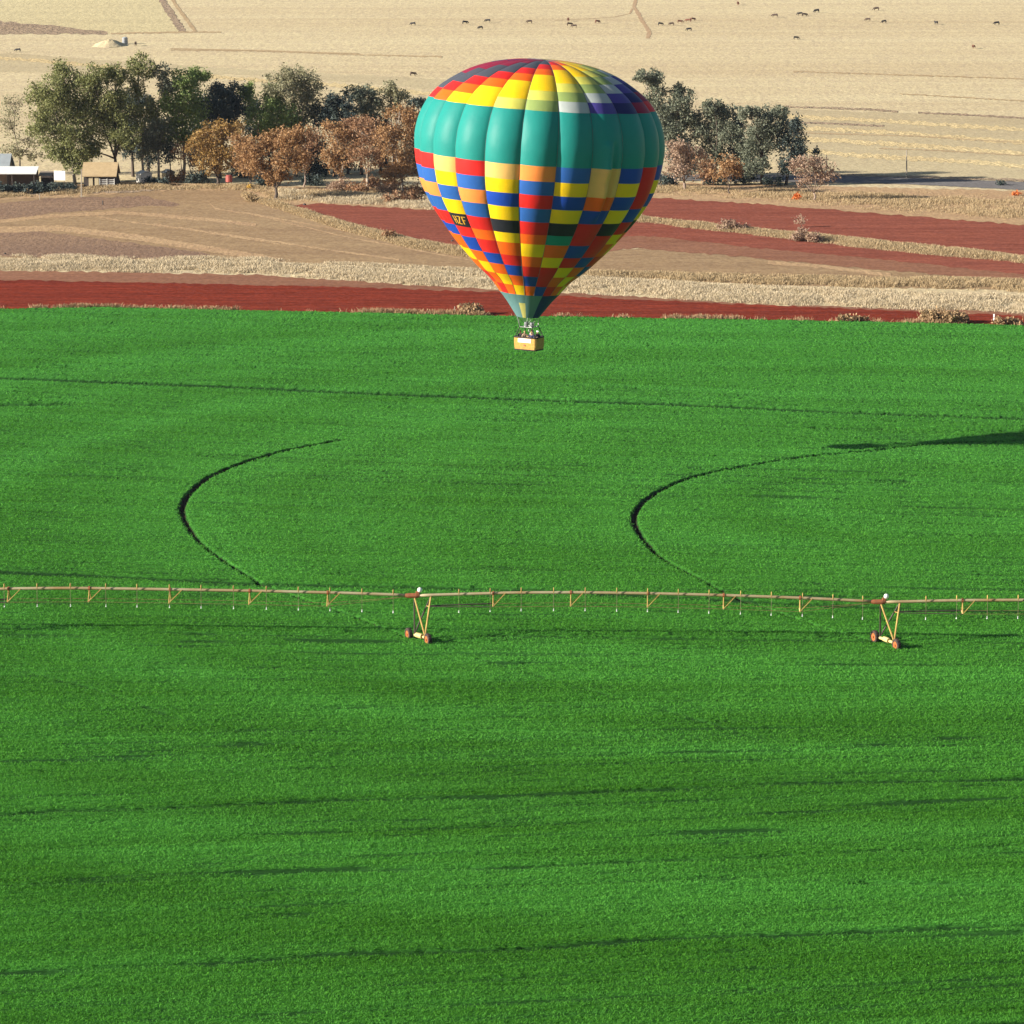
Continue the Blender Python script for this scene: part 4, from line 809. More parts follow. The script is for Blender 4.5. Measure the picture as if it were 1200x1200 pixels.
COWS = [  # px, py, coat, grazing, yaw deg, label
 (484, 30, 'black', 1, 160, 'lone black cow on the slope above the left grove, left of the balloon'),
 (484, 89, 'brown', 1, 20, 'lone brown cow low on the slope just above the balloon side of the left grove'),
 (545, 28.5, 'black', 1, 15, 'black cow at the left end of the herd above the balloon'),
 (563, 34.5, 'black', 1, 200, 'lower of the three black cows above the left half of the balloon'),
 (571.5, 26.5, 'black', 1, 170, 'upper right of the three black cows above the left half of the balloon'),
 (620.5, 27.5, 'brown', 1, 190, 'single brown cow straight above the balloon top'),
 (666, 25, 'red', 0, 80, 'reddish cow standing behind the pair right above the balloon top'),
 (667.5, 30.5, 'brown', 1, 10, 'left cow of the brown pair above the balloon'),
 (673, 32.5, 'brown', 1, 175, 'right cow of the brown pair above the balloon'),
 (700, 27.5, 'red', 1, 30, 'small reddish cow alone left of the winding cattle path'),
 (774, 30, 'black', 1, 10, 'leftmost black cow of the row right of the cattle path'),
 (787, 30, 'brown', 1, 185, 'dark brown cow second in the row right of the cattle path'),
 (797, 27.5, 'red', 1, 0, 'red brown cow third in the row right of the cattle path'),
 (806.5, 26.3, 'red', 1, 165, 'red brown cow fourth in the row right of the cattle path'),
 (812, 24.5, 'red', 1, 20, 'red brown cow at the right end of the row by the cattle path'),
 (807.5, 36.5, 'black', 1, 190, 'black cow grazing below the row right of the cattle path'),
 (865, 6, 'red', 1, 75, 'reddish cow nearest the top frame edge'),
 (908, 20.5, 'brown', 1, 160, 'dark brown cow left of the side by side pair at the upper right'),
 (937.5, 18.3, 'black', 1, 180, 'black left cow of the side by side pair at the upper right'),
 (943, 19.3, 'brown', 1, 15, 'brown right cow of the side by side pair at the upper right'),
 (957, 15, 'black', 1, 205, 'black cow upper right of the side by side pair'),
 (933, 46.5, 'black', 1, 5, 'black cow alone below the side by side pair'),
 (1027, 12.5, 'brown', 1, 185, 'top brown cow of the loose trio at the upper right'),
 (1017, 25, 'brown', 1, 165, 'lower left brown cow of the loose trio at the upper right'),
 (1036, 27.3, 'black', 1, 200, 'lower right dark cow of the loose trio at the upper right'),
 (1097, 28.7, 'black', 0, 120, 'black cow alone right of the loose trio'),
 (1141, 57, 'red', 1, 60, 'reddish cow lowest on the slope at the right'),
 (1168, 29.5, 'black', 1, 195, 'black cow nearest the right frame edge'),
 (21, 61, 'black', 1, 170, 'dark cow on the slope at the far left above the grove'),
 (159, 54, 'brown', 0, 95, 'dark brown cow standing right of the grey water tank'),
]
for (px, py, coat, gz, yaw, lab) in COWS:
    B = hit(px, py); body, ears, horns = COWM[(coat, bool(gz))]
    o = link('cow', body, None, tuple(B)); o.rotation_euler = (0, 0, R(yaw)); k = random.uniform(.74, .9); o.scale = (k, k, k)
    tag(o, lab, 'cow', 'cattle grazing on the far slope')
    [link('ear', e, o) for e in ears]; [link('horn', h, o) for h in horns]

# ------------------------------------------------------------------ centre pivot irrigation machine
M['galv'] = solid_mat('galvanised_pipe', (.36, .32, .20), .5, .1, c2=(.28, .17, .07), scl=.35)
M['tube_yellow'] = solid_mat('weathered_tube', (.46, .32, .09), .6, .05, c2=(.32, .19, .06), scl=1.5)
M['leg_shaded'] = solid_mat('shaded_steel_tube', (.05, .042, .03), .6, .1)  # shade of the far legs put into the colour; stay rods share it
M['rust_rod'] = solid_mat('rusty_rod', (.24, .12, .06), .7, c2=(.14, .08, .05), scl=1.5)
M['rubber'] = solid_mat('tyre_rubber', (.026, .019, .018), .85, c2=(.075, .042, .03), scl=3)
M['rim'] = solid_mat('orange_rim', (.42, .12, .03), .6, c2=(.26, .08, .025), scl=3)
M['gear'] = solid_mat('gear_housing', (.62, .50, .22), .5, c2=(.5, .36, .14))
M['lampglass'] = solid_mat('white_globe', (.85, .84, .78), .3, c2=(.8, .8, .72))
M['hose'] = solid_mat('drop_hose', (.20, .17, .10), .7); M['nozzle'] = solid_mat('white_nozzle', (.78, .80, .78), .4)
T1 = hit(490, 754); T2 = hit(1038, 760.5); PD = (T2 - T1); PD[2] = 0; PD /= np.linalg.norm(PD); PN = np.array([-PD[1], PD[0], 0.0])
def on_pipe(px, py):                      # point of the machine's vertical plane
    dx, dy, dz = ray(px, py); d = np.array([float(dx), float(dy), float(dz)])
    t = np.dot(T1 - CAM, PN) / np.dot(d, PN); return CAM + d * t
PIPE = [(-330, 697), (-250, 693), (-110, 690), (-60, 695), (0, 690), (60, 689.3), (100, 689.3), (200, 690.8), (300, 692.5), (400, 694.8), (460, 696.8), (484, 698), (506, 697.3), (600, 694.6), (680, 694.3), (760, 695.4), (850, 697.6), (940, 700.8), (1000, 703.6), (1030, 705.3), (1056, 705.2), (1120, 703.6), (1200, 703.2), (1300, 704.5), (1420, 709), (1540, 716)]
def pipe_at(px): return on_pipe(px, float(np.interp(px, [p[0] for p in PIPE], [p[1] for p in PIPE])))
pv = empty('irrigation_pivot', T1); tag(pv, 'long centre pivot irrigation machine on wheeled towers spanning the green field', 'irrigation machine')
for a, b in ((-330, -60), (-60, 484), (484, 1030), (1030, 1540)):
    xs_ = [a] + [p[0] for p in PIPE if a < p[0] < b] + [b]; fine = np.linspace(a + (0 if a < -300 else 1.0), b - 1.0, 26)
    MB().tube([pipe_at(q) for q in fine], .115, 10).build('pipe', M['galv'], pv, True)
    for q in (a + 1.0, b - 1.0): pass
SC = scale_at(T1[1])
for q in (484, 1030, -60):
    p = pipe_at(q - .5)
    MB().tube([p - PD * .55, p - PD * .3, p + PD * .3, p + PD * .5], [.15, .19, .19, .15], 10).build('flexible_joint', M['rust'], pv)
GN = [-143, -108, -70, -33, 5.5, 44, 83, 124.5, 161, 199, 236, 274, 312.5, 350, 387, 424.5, 461, 538, 574.7, 611, 649, 686, 723, 759, 795, 831, 868, 904, 940.5, 976, 1011, 1085, 1121, 1157, 1193, 1230, 1267, 1304]
for q in GN:
    p = pipe_at(q); a = []
    for t in np.linspace(0, math.pi, 7): a.append(p + PN * (-.13 + .13 * math.cos(t)) + np.array([0, 0, .28 + .13 * math.sin(t)]))
    MB().tube([p + [0, 0, .10]] + a + [p - PN * .26 + [0, 0, .05]], .036, 6).build('gooseneck', M['tube_yellow'], pv, True)
    dr = MB().tube([p - PN * .26 + [0, 0, .04], p - PN * .26 + [0, 0, -1.22]], .016, 5).build('drop_hose', M['hose'], pv)
    MB().tube([p - PN * .26 + [0, 0, -1.18], p - PN * .26 + [0, 0, -1.30], p - PN * .26 + [0, 0, -1.36]], [.03, .032, .055], 8).build('sprinkler_head', M['nozzle'], dr)
BR = [-178, -85, 10, 104.7, 199, 292.5, 384, 578, 669, 759, 848, 937.5, 1128, 1220, 1312]
nodes = {}
for q in BR:
    p = pipe_at(q); n = [p + PN * .6 * s_ + np.array([0, 0, -.92]) for s_ in (-1, 1)]; nodes[q] = n
    br = MB()
    for e in n: br.tube([p + [0, 0, -.05], e], .04, 6)
    e2 = n[0]; br.tube([e2, pipe_at(q + 14.5) - PN * .1], .03, 6); br.tube([n[1], pipe_at(q + 14.5) + PN * .1], .022, 6)
    br.build('truss_brace', M['tube_yellow'], pv)
    MB().tube([n[0], n[1]], .05, 6).build('truss_crossbar', M['gear'], pv)
    MB().tube([p - PD * .07, p + PD * .07], .17, 10).build('pipe_flange', M['rust'], pv)
def rods(pts, s_, r=.013):
    MB().tube(pts, r, 5).build('truss_rod', M['rust_rod'], pv)
for s_ in (0, 1):
    sp1 = [nodes[q][s_] for q in BR[:2]] + [pipe_at(-60) + [0, 0, -.1]]; rods([pipe_at(-330)] + sp1, s_)
    rods([pipe_at(-60) + [0, 0, -1.2]] + [nodes[q][s_] for q in (10, 104.7, 199, 292.5, 384)] + [pipe_at(476) + [0, 0, -.12]], s_)
    rods([nodes[q][s_] for q in (578, 669, 759, 848, 937.5)] + [pipe_at(1022) + [0, 0, -.12]], s_)
    rods([nodes[q][s_] for q in (1128, 1220, 1312)], s_)
TRK = np.array([-.50, .866, 0.0])           # direction the towers roll in
def tower(T, qa, qb, farpx, nearpx):
    A, Bp = pipe_at(qa), pipe_at(qb)
    wf = hit(*farpx, .16); wn = hit(*nearpx, .16); d = wf - wn; d[2] = 0; L = np.linalg.norm(d); d /= L
    rw = .48; up = np.array([0, 0, 1.0])
    wf = wf + up * rw; wn = wn + up * rw
    bf = wf - d * .75 + up * .18; bn = wn + d * .35 + up * .22
    for (b, first) in ((bf, 1), (bn, 0)):
        for P_ in (A, Bp):
            MB().tube([b, P_ + up * -.08], .066, 7).build('tower_leg', M['leg_shaded' if first else 'tube_yellow'], pv)
    bb = MB(); bb.tube([bf - up * .1, bn - up * .1], .11, 8); bb.build('base_beam', M['gear'], pv)
    mdl = (bf + bn) / 2; ax = np.cross(d, up)
    MB().tube([mdl - d * .35 - up * .05 - ax * .05, mdl + d * .35 - up * .05 - ax * .05], [.19, .19], 10).build('drive_motor', M['gear'], pv)
    for w in (wf, wn):
        # tyre: lathe about the axle
        sd_ = d; dw = np.array([-.40, .9165, 0]); ax = np.cross(dw, up)
        wh = empty('wheel', (0, 0, 0)); wh.parent = pv; wh.location = Vector(w) - pv.location
        prof = [(.30, -.15), (.42, -.16), (.47, -.13), (.485, -.06), (.485, .06), (.47, .13), (.42, .16), (.30, .15)]
        vs = []; fs = []; N = 28
        for k in range(N):
            t = 2 * math.pi * k / N
            for j, (r_, o_) in enumerate(prof):
                rr = r_ + (.022 if (k % 2 == 0 and 2 <= j <= 5) else 0)
                vs.append(w + (dw * math.cos(t) + up * math.sin(t)) * rr + ax * o_)
        n = len(prof)
        for k in range(N):
            for j in range(n):
                fs.append((k * n + j, k * n + (j + 1) % n, ((k + 1) % N) * n + (j + 1) % n, ((k + 1) % N) * n + j))
        mb = MB(); mb.add(vs, fs); mb.build('tyre', M['rubber'] if w is wf else M['rubber'], wh)
        rm_ = MB(); rm_.tube([w - ax * .13, w - ax * .09, w + ax * .09, w + ax * .13], [.31, .27, .27, .31], 16); rm_.tube([w - ax * .2, w + ax * .2], .09, 8); rm_.build('rim', M['rim'], wh)
        MB().tube([w - d * 0 + ax * .05, (w + (bf if w is wf else bn)) / 2], .08, 6).build('axle_arm', M['rust'], pv)
        # mud guard plate over the near wheel keeps the orange face seen in the photograph
    MB().box(pipe_at(qa + 4) + up * .2, (.3, .25, .22), bev=.03).build('control_box', M['rust'], pv)
    g = pipe_at(qa + 6.5)
    lp = MB().tube([g + up * .1, g + up * .26], .03, 6).build('lamp_stem', M['steel'], pv)
    MB().ball(g + up * .42, .19, (1, 1, 1.05), 14, 10).build('lamp_globe', M['lampglass'], pv, True)
    # stay rods from the leg to the first truss
    fq = min([q for q in BR if q > qb], key=lambda q: q)
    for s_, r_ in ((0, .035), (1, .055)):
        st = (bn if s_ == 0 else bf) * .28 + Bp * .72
        MB().tube([st, nodes[fq][s_]], r_, 6).build('stay_rod', M['leg_shaded'], pv)
    MB().tube([(bf * .28 + Bp * .72), (bn * .28 + Bp * .72)], .035, 6).build('leg_brace', M['tube_yellow'], pv)
tower(T1, 485.5, 505, (479, 750.5), (501.5, 757))
tower(T2, 1032, 1054.5, (1025, 753.5), (1050.5, 763.5))
tower(None, -62, -42, (-68, 744), (-46, 750.5))

# ------------------------------------------------------------------ hot air balloon
BY = 328.5; BS = scale_at(BY) * (CP * (1)) ; BS = float(np.linalg.norm(at_y(621, 240, BY) - at_y(620, 240, BY)))
mouth = at_y(618.5, 371, BY); top = at_y(639, 69, BY)
floorp = at_y(620, 409.5, BY)
bal = empty('hot_air_balloon', floorp)
tag(bal, 'multicoloured patchwork hot air balloon with wicker basket flying low over the green field', 'hot air balloon')
axis = top - mouth; axis[1] = 0; HT = np.linalg.norm(axis); axis /= HT
side = np.array([axis[2], 0, -axis[0]]); fwd = np.array([0, 1.0, 0])
# half widths measured along the axis (t from mouth), metres
prof_px = [(0, 13.5), (19, 27), (30, 36.5), (33, 38.5), (45, 49), (58, 64), (73, 78.5), (89, 93), (105, 105.5), (122, 118), (140, 129), (156, 136.5), (178, 142.5), (200, 145.3), (215, 145), (233, 141), (251, 132.5), (264, 122), (273, 111), (282, 97), (289, 83), (295, 66), (299.5, 47), (302, 28), (303, 3)]
pt = np.array([p[0] for p in prof_px], float) * HT / 304; pr = np.array([p[1] for p in prof_px], float) * BS
# arc-length parameter for smooth sampling
NG = 21
arc = np.concatenate([[0], np.cumsum(np.hypot(np.diff(pt), np.diff(pr)))])
def prof(a):                               # Catmull-Rom by arc length
    a = np.asarray(a, float); i = np.clip(np.searchsorted(arc, a) - 1, 0, len(arc) - 2)
    def get(j): j = np.clip(j, 0, len(arc) - 1); return pt[j], pr[j]
    t = (a - arc[i]) / (arc[i + 1] - arc[i])
    out = []
    for arr in (pt, pr):
        p0 = arr[np.clip(i - 1, 0, None)]; p1 = arr[i]; p2 = arr[i + 1]; p3 = arr[np.clip(i + 2, None, len(arr) - 1)]
        out.append(.5 * (2 * p1 + (p2 - p0) * t + (2 * p0 - 5 * p1 + 4 * p2 - p3) * t ** 2 + (3 * p1 - p0 - 3 * p2 + p3) * t ** 3))
    return out[0], np.maximum(out[1], .02)
# heights (px above mouth at centre) of the row seams, bottom to top
def t_of_px(y): return (371 - y) * HT / 302.0
seam_px = [342.5, 330.5, 317.5, 304.5, 291.5, 275.5, 263.5, 248, 231.5, 215.5, 199.5, 182]   # skirt top .. teal bottom (measured on the centre gore, bulge corrected below)
seam_t = [t_of_px(q - 1.0) for q in seam_px]
a_grid = np.linspace(0, arc[-1], 3000); tg, rg = prof(a_grid)
def a_of_t(t): return float(np.interp(t, tg, a_grid))
seam_a = [a_of_t(t) for t in seam_t]
teal_top = a_of_t(t_of_px(120)); rest = arc[-1] - teal_top
tops_a = [teal_top + rest * f for f in (.105, .215, .33, .45, .575, .71, .86, 1.0)]
rows_a = [0.0, seam_a[0]] + seam_a[1:] + [teal_top] + tops_a     # row r spans rows_a[r]..rows_a[r+1]
PC = {'red': (.62, .022, .020), 'orange': (.80, .12, .012), 'yellow': (.82, .52, .010), 'gold': (.72, .42, .13), 'peach': (.82, .25, .06), 'blue': (.015, .06, .36), 'sky': (.028, .105, .36),
      'black': (.022, .022, .03), 'teal': (.016, .225, .20), 'tealdark': (.015, .2, .22), 'navy': (.018, .022, .11), 'grey': (.20, .21, .25), 'dark': (.07, .075, .095), 'ygreen': (.55, .53, .10),
      'olive': (.24, .32, .10), 'pale': (.40, .44, .42), 'purple': (.07, .055, .26), 'wine': (.25, .02, .05), 'skirt': (.12, .23, .24), 'skirty': (.55, .50, .16), 'skirtn': (.02, .035, .14)}
Rr, Oo, Yy, Bb, Kk, Tt, Gg, Pp, Ss = 'red', 'orange', 'yellow', 'blue', 'black', 'teal', 'gold', 'peach', 'sky'
# rows counted down from the teal band; ten gores seen, left to right
low = [
 [Rr, Gg, Rr, Gg, Pp, Ss, Gg, Bb, Rr, Bb],
 [Ss, Yy, Ss, Yy, Ss, Yy, Gg, Yy, Rr, Yy],
 [Pp, Ss, Pp, Bb, Rr, Bb, Oo, Bb, Rr, Bb],
 [Ss, Yy, Ss, Yy, Ss, Yy, Bb, Yy, Bb, Yy],
 [Rr, Kk, Rr, Kk, Rr, Kk, Rr, Kk, Rr, Kk],
 [Bb, Rr, Oo, Yy, Oo, Tt, Rr, Rr, Yy, Oo],
 [Oo, Bb, Rr, Oo, Yy, Oo, Bb, Rr, Oo, Yy],
 [Yy, Oo, Bb, Rr, Oo, Yy, Rr, Bb, Rr, Oo],
 [Oo, Yy, Oo, Bb, Rr, Rr, Yy, Oo, Bb, Rr],
 [Rr, Oo, Yy, Oo, Bb, Rr, Oo, Yy, Oo, Bb],
 [Oo, Rr, Oo, Yy, Oo, Bb, Rr, Oo, Yy, Oo]]
diag = {-7: 'navy', -6: 'wine', -5: 'wine', -4: 'wine', -3: 'dark', -2: 'dark', -1: 'red', 0: 'orange', 1: 'yellow', 2: 'yellow', 3: 'ygreen', 4: 'olive', 5: 'pale', 6: 'purple', 7: 'navy', 8: 'wine', 9: 'red'}
def panel_colour(row, g):
    """row counted from the mouth, g gore 0..20 (0..9 face the camera, left to right)"""
    n = len(rows_a) - 1
    k = g if g < 10 else (g - 10) % 10
    if row == 0:
        if g in (2,): return 'skirt'
        return 'skirty' if g == 3 else ('skirtn' if 6 <= g <= 9 else 'skirt')  # yellow patch paints the reflection seen at the mouth opening
    if row <= 11: return low[11 - row][k]
    if row == 12: return 'teal' 
    u = row - 13                          # rows above the teal band
    q = (g if g < 10 else g - 21) - u
    q = (q + 7) % 17 - 7
    return diag[q]
# build
NU = 20
first_left = -1.36                         # angle of the left seam of gore 0 from the line of sight
verts = []; faces = []; fcol = []
def surf(g, uu, a, off=0.0):
    """point on gore g at across-fraction uu (0..1) and arc length a"""
    t, r = prof(a); t = float(t); r = float(r)
    th = first_left + (g + uu) * 2 * math.pi / NG
    s = math.sin(math.pi * uu)
    full = min(1.0, max(0.0, (a - rows_a[1] * .4) / (arc[-1] * .35)))
    bulge = .15 * full * (1 - .55 * max(0, (a - teal_top) / rest) ** 2)
    w = 2 * math.pi / NG * r
    rr = r * (1 - .010 * full) + w * bulge * (s ** .75 - .62)
    # tension creases near the seams, and the puckered vent line of gore 6
    rr += .012 * math.sin(a * 3.1 + g) * (1 - s) * full
    if g == 6 and .15 < uu < .75:
        z = (a - a_of_t(t_of_px(245))) / (a_of_t(t_of_px(150)) - a_of_t(t_of_px(245)))
        if 0 < z < 1:
            e = math.sin(math.pi * z) ** .5
            rr += e * (.62 * math.exp(-((uu - .40 - .03 * math.sin(z * 9)) / .13) ** 2) * (.86 + .16 * math.sin(z * 21)) - .40 * math.exp(-((uu - .62) / .09) ** 2))
    tt = t + (w * bulge * (s ** .75 - .62) * .55 * max(0, (a - teal_top) / rest) if a > teal_top else 0)
    rr += off
    P_ = mouth + axis * tt + (side * math.sin(th) - fwd * math.cos(th)) * rr
    return P_
vid = {}
alist = []; arow = []
for r_ in range(len(rows_a) - 1):
    n = 24 if r_ == 12 else (8 if r_ in (10, 11) else 5 if r_ != 0 else 8)
    for k in range(n): alist.append(rows_a[r_] + (rows_a[r_ + 1] - rows_a[r_]) * k / n); arow.append(r_)
alist.append(rows_a[-1])
def build_rows(sel, closed):
    vs = []; fs = []; cs = []
    lev = sorted(set([i for i in sel] + [i + 1 for i in sel])); pos = {l: i for i, l in enumerate(lev)}
    for g in range(NG):
        base = len(vs)
        for l in lev:
            for u in range(NU + 1): vs.append(surf(g, u / NU, alist[l]))
        for i in sel:
            for u in range(NU):
                a, b_ = base + pos[i] * (NU + 1) + u, base + pos[i + 1] * (NU + 1) + u
                fs.append((a, a + 1, b_ + 1, b_)); cs.append(PC['skirt' if arow[i] == 0 and g == 3 and alist[i] > rows_a[1] * .55 else panel_colour(arow[i], g)])
    return vs, fs, cs
def fabric(name, trans=.025):
    m, nt, b = new_mat(name)
    a = nt.nodes.new('ShaderNodeAttribute'); a.attribute_name = 'panel'
    n = ramp(nt, pos_noise(nt, (.8, .8, .8), 3, .6), .3, .8)
    c = mix_rgb(nt, n, a.outputs['Color'], mix_rgb(nt, 1.0, a.outputs['Color'], (.90, .90, .92), 'MULTIPLY'))
    nt.links.new(c, b.inputs['Base Color']); b.inputs['Roughness'].default_value = .5; b.inputs['Specular IOR Level'].default_value = .14
    bump(nt, b, pos_noise(nt, (1.6, 1.6, 1.1), 3, .55, 3), .22, .10)
    t = nt.nodes.new('ShaderNodeBsdfTranslucent'); nt.links.new(c, t.inputs['Color'])
    mx = nt.nodes.new('ShaderNodeMixShader'); mx.inputs[0].default_value = trans
    nt.links.new(b.outputs[0], mx.inputs[1]); nt.links.new(t.outputs[0], mx.inputs[2]); nt.links.new(mx.outputs[0], nt.nodes['Material Output'].inputs['Surface'])
    return m
FAB = fabric('ripstop_nylon')
def make_env(name, sel):
    vs, fs, cs = build_rows(sel, True); org = np.array(bal.location)
    me = np_mesh(name, np.array(vs) - org, np.array(fs), FAB, True)
    at = me.color_attributes.new('panel', 'FLOAT_COLOR', 'CORNER')
    at.data.foreach_set('color', np.repeat(np.concatenate([np.array(cs), np.ones((len(cs), 1))], 1), 4, axis=0).astype(np.float32).ravel())
    return link(name, me, bal)
env = make_env('envelope', [i for i in range(len(alist) - 1) if arow[i] > 0])
skirt = make_env('skirt', [i for i in range(len(alist) - 1) if arow[i] == 0])
# load tapes on the seams and the crown ring
M['tape'] = solid_mat('load_tape', (.20, .16, .16), .6); M['wire'] = solid_mat('steel_cable', (.25, .25, .25), .4, .5)
tp = MB()
for g in range(NG): tp.tube([surf(g, 0, a, .012) for a in np.linspace(rows_a[1], arc[-1], 60)], .018, 4, cap=False)
tp.build('load_tape', M['tape'], env)
MB().tube([top - axis * .32, top - axis * .22], [.35, .3], 14).build('crown_ring', M['wire'], env)
# registration letters on the black panel of gore 1
lt = MB(); ra0, ra1 = rows_a[7], rows_a[8]
def stroke(p, q, wd=.055):
    n = 6; p = np.array(p); q = np.array(q); d = (q - p) / np.linalg.norm(q - p); nr = np.array([-d[1], d[0]]) * wd
    vs = []
    for k in range(n + 1):
        c = p + (q - p) * k / n
        for e in (c - nr, c + nr):
            vs.append(surf(1, .43 + (e[0] - .30) * .82, ra0 + (ra1 - ra0) * e[1], .025))
    lt.add(vs, [(2 * k, 2 * k + 1, 2 * k + 3, 2 * k + 2) for k in range(n)])
for s_ in [((.30, .2), (.30, .8)), ((.44, .2), (.44, .8)), ((.30, .5), (.44, .5)), ((.52, .78), (.68, .78)), ((.68, .78), (.52, .22)), ((.52, .22), (.68, .22)), ((.77, .2), (.77, .8)), ((.77, .77), (.92, .77)), ((.77, .5), (.88, .5))]:
    stroke(*s_, wd=.028)
M['letter'] = solid_mat('amber_lettering', (.70, .36, .04), .5)
lt.build('lettering', M['letter'], env)

# basket
TH = R(33); BW, BD, BH = 2.55, 1.65, 1.24
M['wicker'] = solid_mat('wicker', (.60, .36, .085), .75, c2=(.42, .23, .055), scl=6)
m = M['wicker']; nt = m.node_tree; b = nt.nodes['Principled BSDF']
wv = nt.nodes.new('ShaderNodeTexWave'); wv.bands_direction = 'Z'; wv.inputs['Scale'].default_value = 6; wv.inputs['Distortion'].default_value = 1.5
g_ = nt.nodes.new('ShaderNodeNewGeometry'); nt.links.new(g_.outputs['Position'], wv.inputs['Vector']); bump(nt, b, wv.outputs['Fac'], .6, .04)
M['leather'] = solid_mat('dark_suede', (.035, .028, .03), .8); M['banner'] = solid_mat('white_banner', (.85, .84, .80), .5, c2=(.80, .78, .72))
bx = np.array([math.cos(TH), -math.sin(TH), 0]); byv = np.array([math.sin(TH), math.cos(TH), 0]); up = np.array([0, 0, 1.0])
fc = floorp.copy()
def bp(a, b_, z): return fc + bx * a + byv * b_ + up * z
bk = MB(); W2, D2, c_ = BW / 2, BD / 2, .12
ringp = [(-W2 + c_, -D2), (W2 - c_, -D2), (W2, -D2 + c_), (W2, D2 - c_), (W2 - c_, D2), (-W2 + c_, D2), (-W2, D2 - c_), (-W2, -D2 + c_)]
vs = []; fs = []
levels = [(0, .94, 1), (.35, .985, 1), (.8, 1.0, 1), (BH, 1.0, 1), (BH, .94, 0), (.1, .90, 0)]
for z, k, _ in levels:
    for (a, b_) in ringp: vs.append(bp(a * k, b_ * k, z))
for l in range(len(levels) - 1):
    for i in range(8): fs.append((l * 8 + i, l * 8 + (i + 1) % 8, (l + 1) * 8 + (i + 1) % 8, (l + 1) * 8 + i))
fs.append(tuple(range(8))[::-1]); fs.append(tuple(range(40, 48)))
bk.add(vs, fs); basket = bk.build('basket', M['wicker'], bal)
MB().tube([bp(a * .97, b_ * .97, BH + .01) for a, b_ in ringp + ringp[:1]], .075, 8, cap=False).build('padded_rim', M['leather'], basket, True)
MB().tube([bp(a * .955, b_ * .955, .04) for a, b_ in ringp + ringp[:1]], .06, 8, cap=False).build('base_trim', M['leather'], basket, True)
bn = MB()
bn.add([bp(-W2 * .58, -D2 - .03, BH * .62), bp(W2 * .58, -D2 - .03, BH * .62), bp(W2 * .58, -D2 - .03, BH * .93), bp(-W2 * .58, -D2 - .03, BH * .93),
        bp(-W2 * .58, -D2 - .012, BH * .62), bp(W2 * .58, -D2 - .012, BH * .62), bp(W2 * .58, -D2 - .012, BH * .93), bp(-W2 * .58, -D2 - .012, BH * .93)],
       [(0, 1, 2, 3), (4, 7, 6, 5), (0, 4, 5, 1), (1, 5, 6, 2), (2, 6, 7, 3), (3, 7, 4, 0)])
bn.build('white_banner', M['banner'], basket)
em = MB(); em.poly([bp(-.09, -D2 - .03, BH * .36), bp(.07, -D2 - .03, BH * .34), bp(.10, -D2 - .03, BH * .43), bp(0, -D2 - .03, BH * .46), bp(-.1, -D2 - .03, BH * .43)], tuple(-byv * .02)); em.build('red_emblem', M['red_paint'], basket)
# burner frame on four uprights
FH = BH + 1.0
corn = [(-W2 * .55, -D2 * .72), (W2 * .55, -D2 * .72), (W2 * .55, D2 * .72), (-W2 * .55, D2 * .72)]
for (a, b_), (a2, b2) in zip([(-W2 * .9, -D2 * .88), (W2 * .9, -D2 * .88), (W2 * .9, D2 * .88), (-W2 * .9, D2 * .88)], corn):
    MB().tube([bp(a, b_, BH), bp(a2, b2, FH)], .045, 6).build('upright', M['leather'], bal)
MB().tube([bp(a, b_, FH) for a, b_ in corn + corn[:1]], .035, 6).build('burner_frame', M['wire'], bal)
bu = MB()
for d in (-.32, .32):
    MB().tube([bp(d, 0, FH - .12), bp(d, 0, FH), bp(d, 0, FH + .30), bp(d, 0, FH + .42)], [.10, .20, .22, .16], 12).build('burner', M['steel'], bal)
    MB().tube([bp(d, -.2, FH - .05), bp(d, -.2, FH + .05)], [.09, .12], 10).build('burner_valve', M['tin_white'], bal)
MB().tube([bp(-W2 * .55, 0, FH), bp(W2 * .55, 0, FH)], .03, 6).build('burner_bar', M['wire'], bal)
for g in range(0, NG):
    i = int(((g + .5) / NG * 4 + 3.4)) % 4
    th = first_left + g * 2 * math.pi / NG
    tgt = surf(g, 0, .05)
    # nearest frame corner
    ci = min(range(4), key=lambda q: np.linalg.norm(bp(*corn[q], FH)[:2] - tgt[:2]))
    MB().tube([bp(*corn[ci], FH), tgt], .014, 4).build('flying_wire', M['wire'], bal)

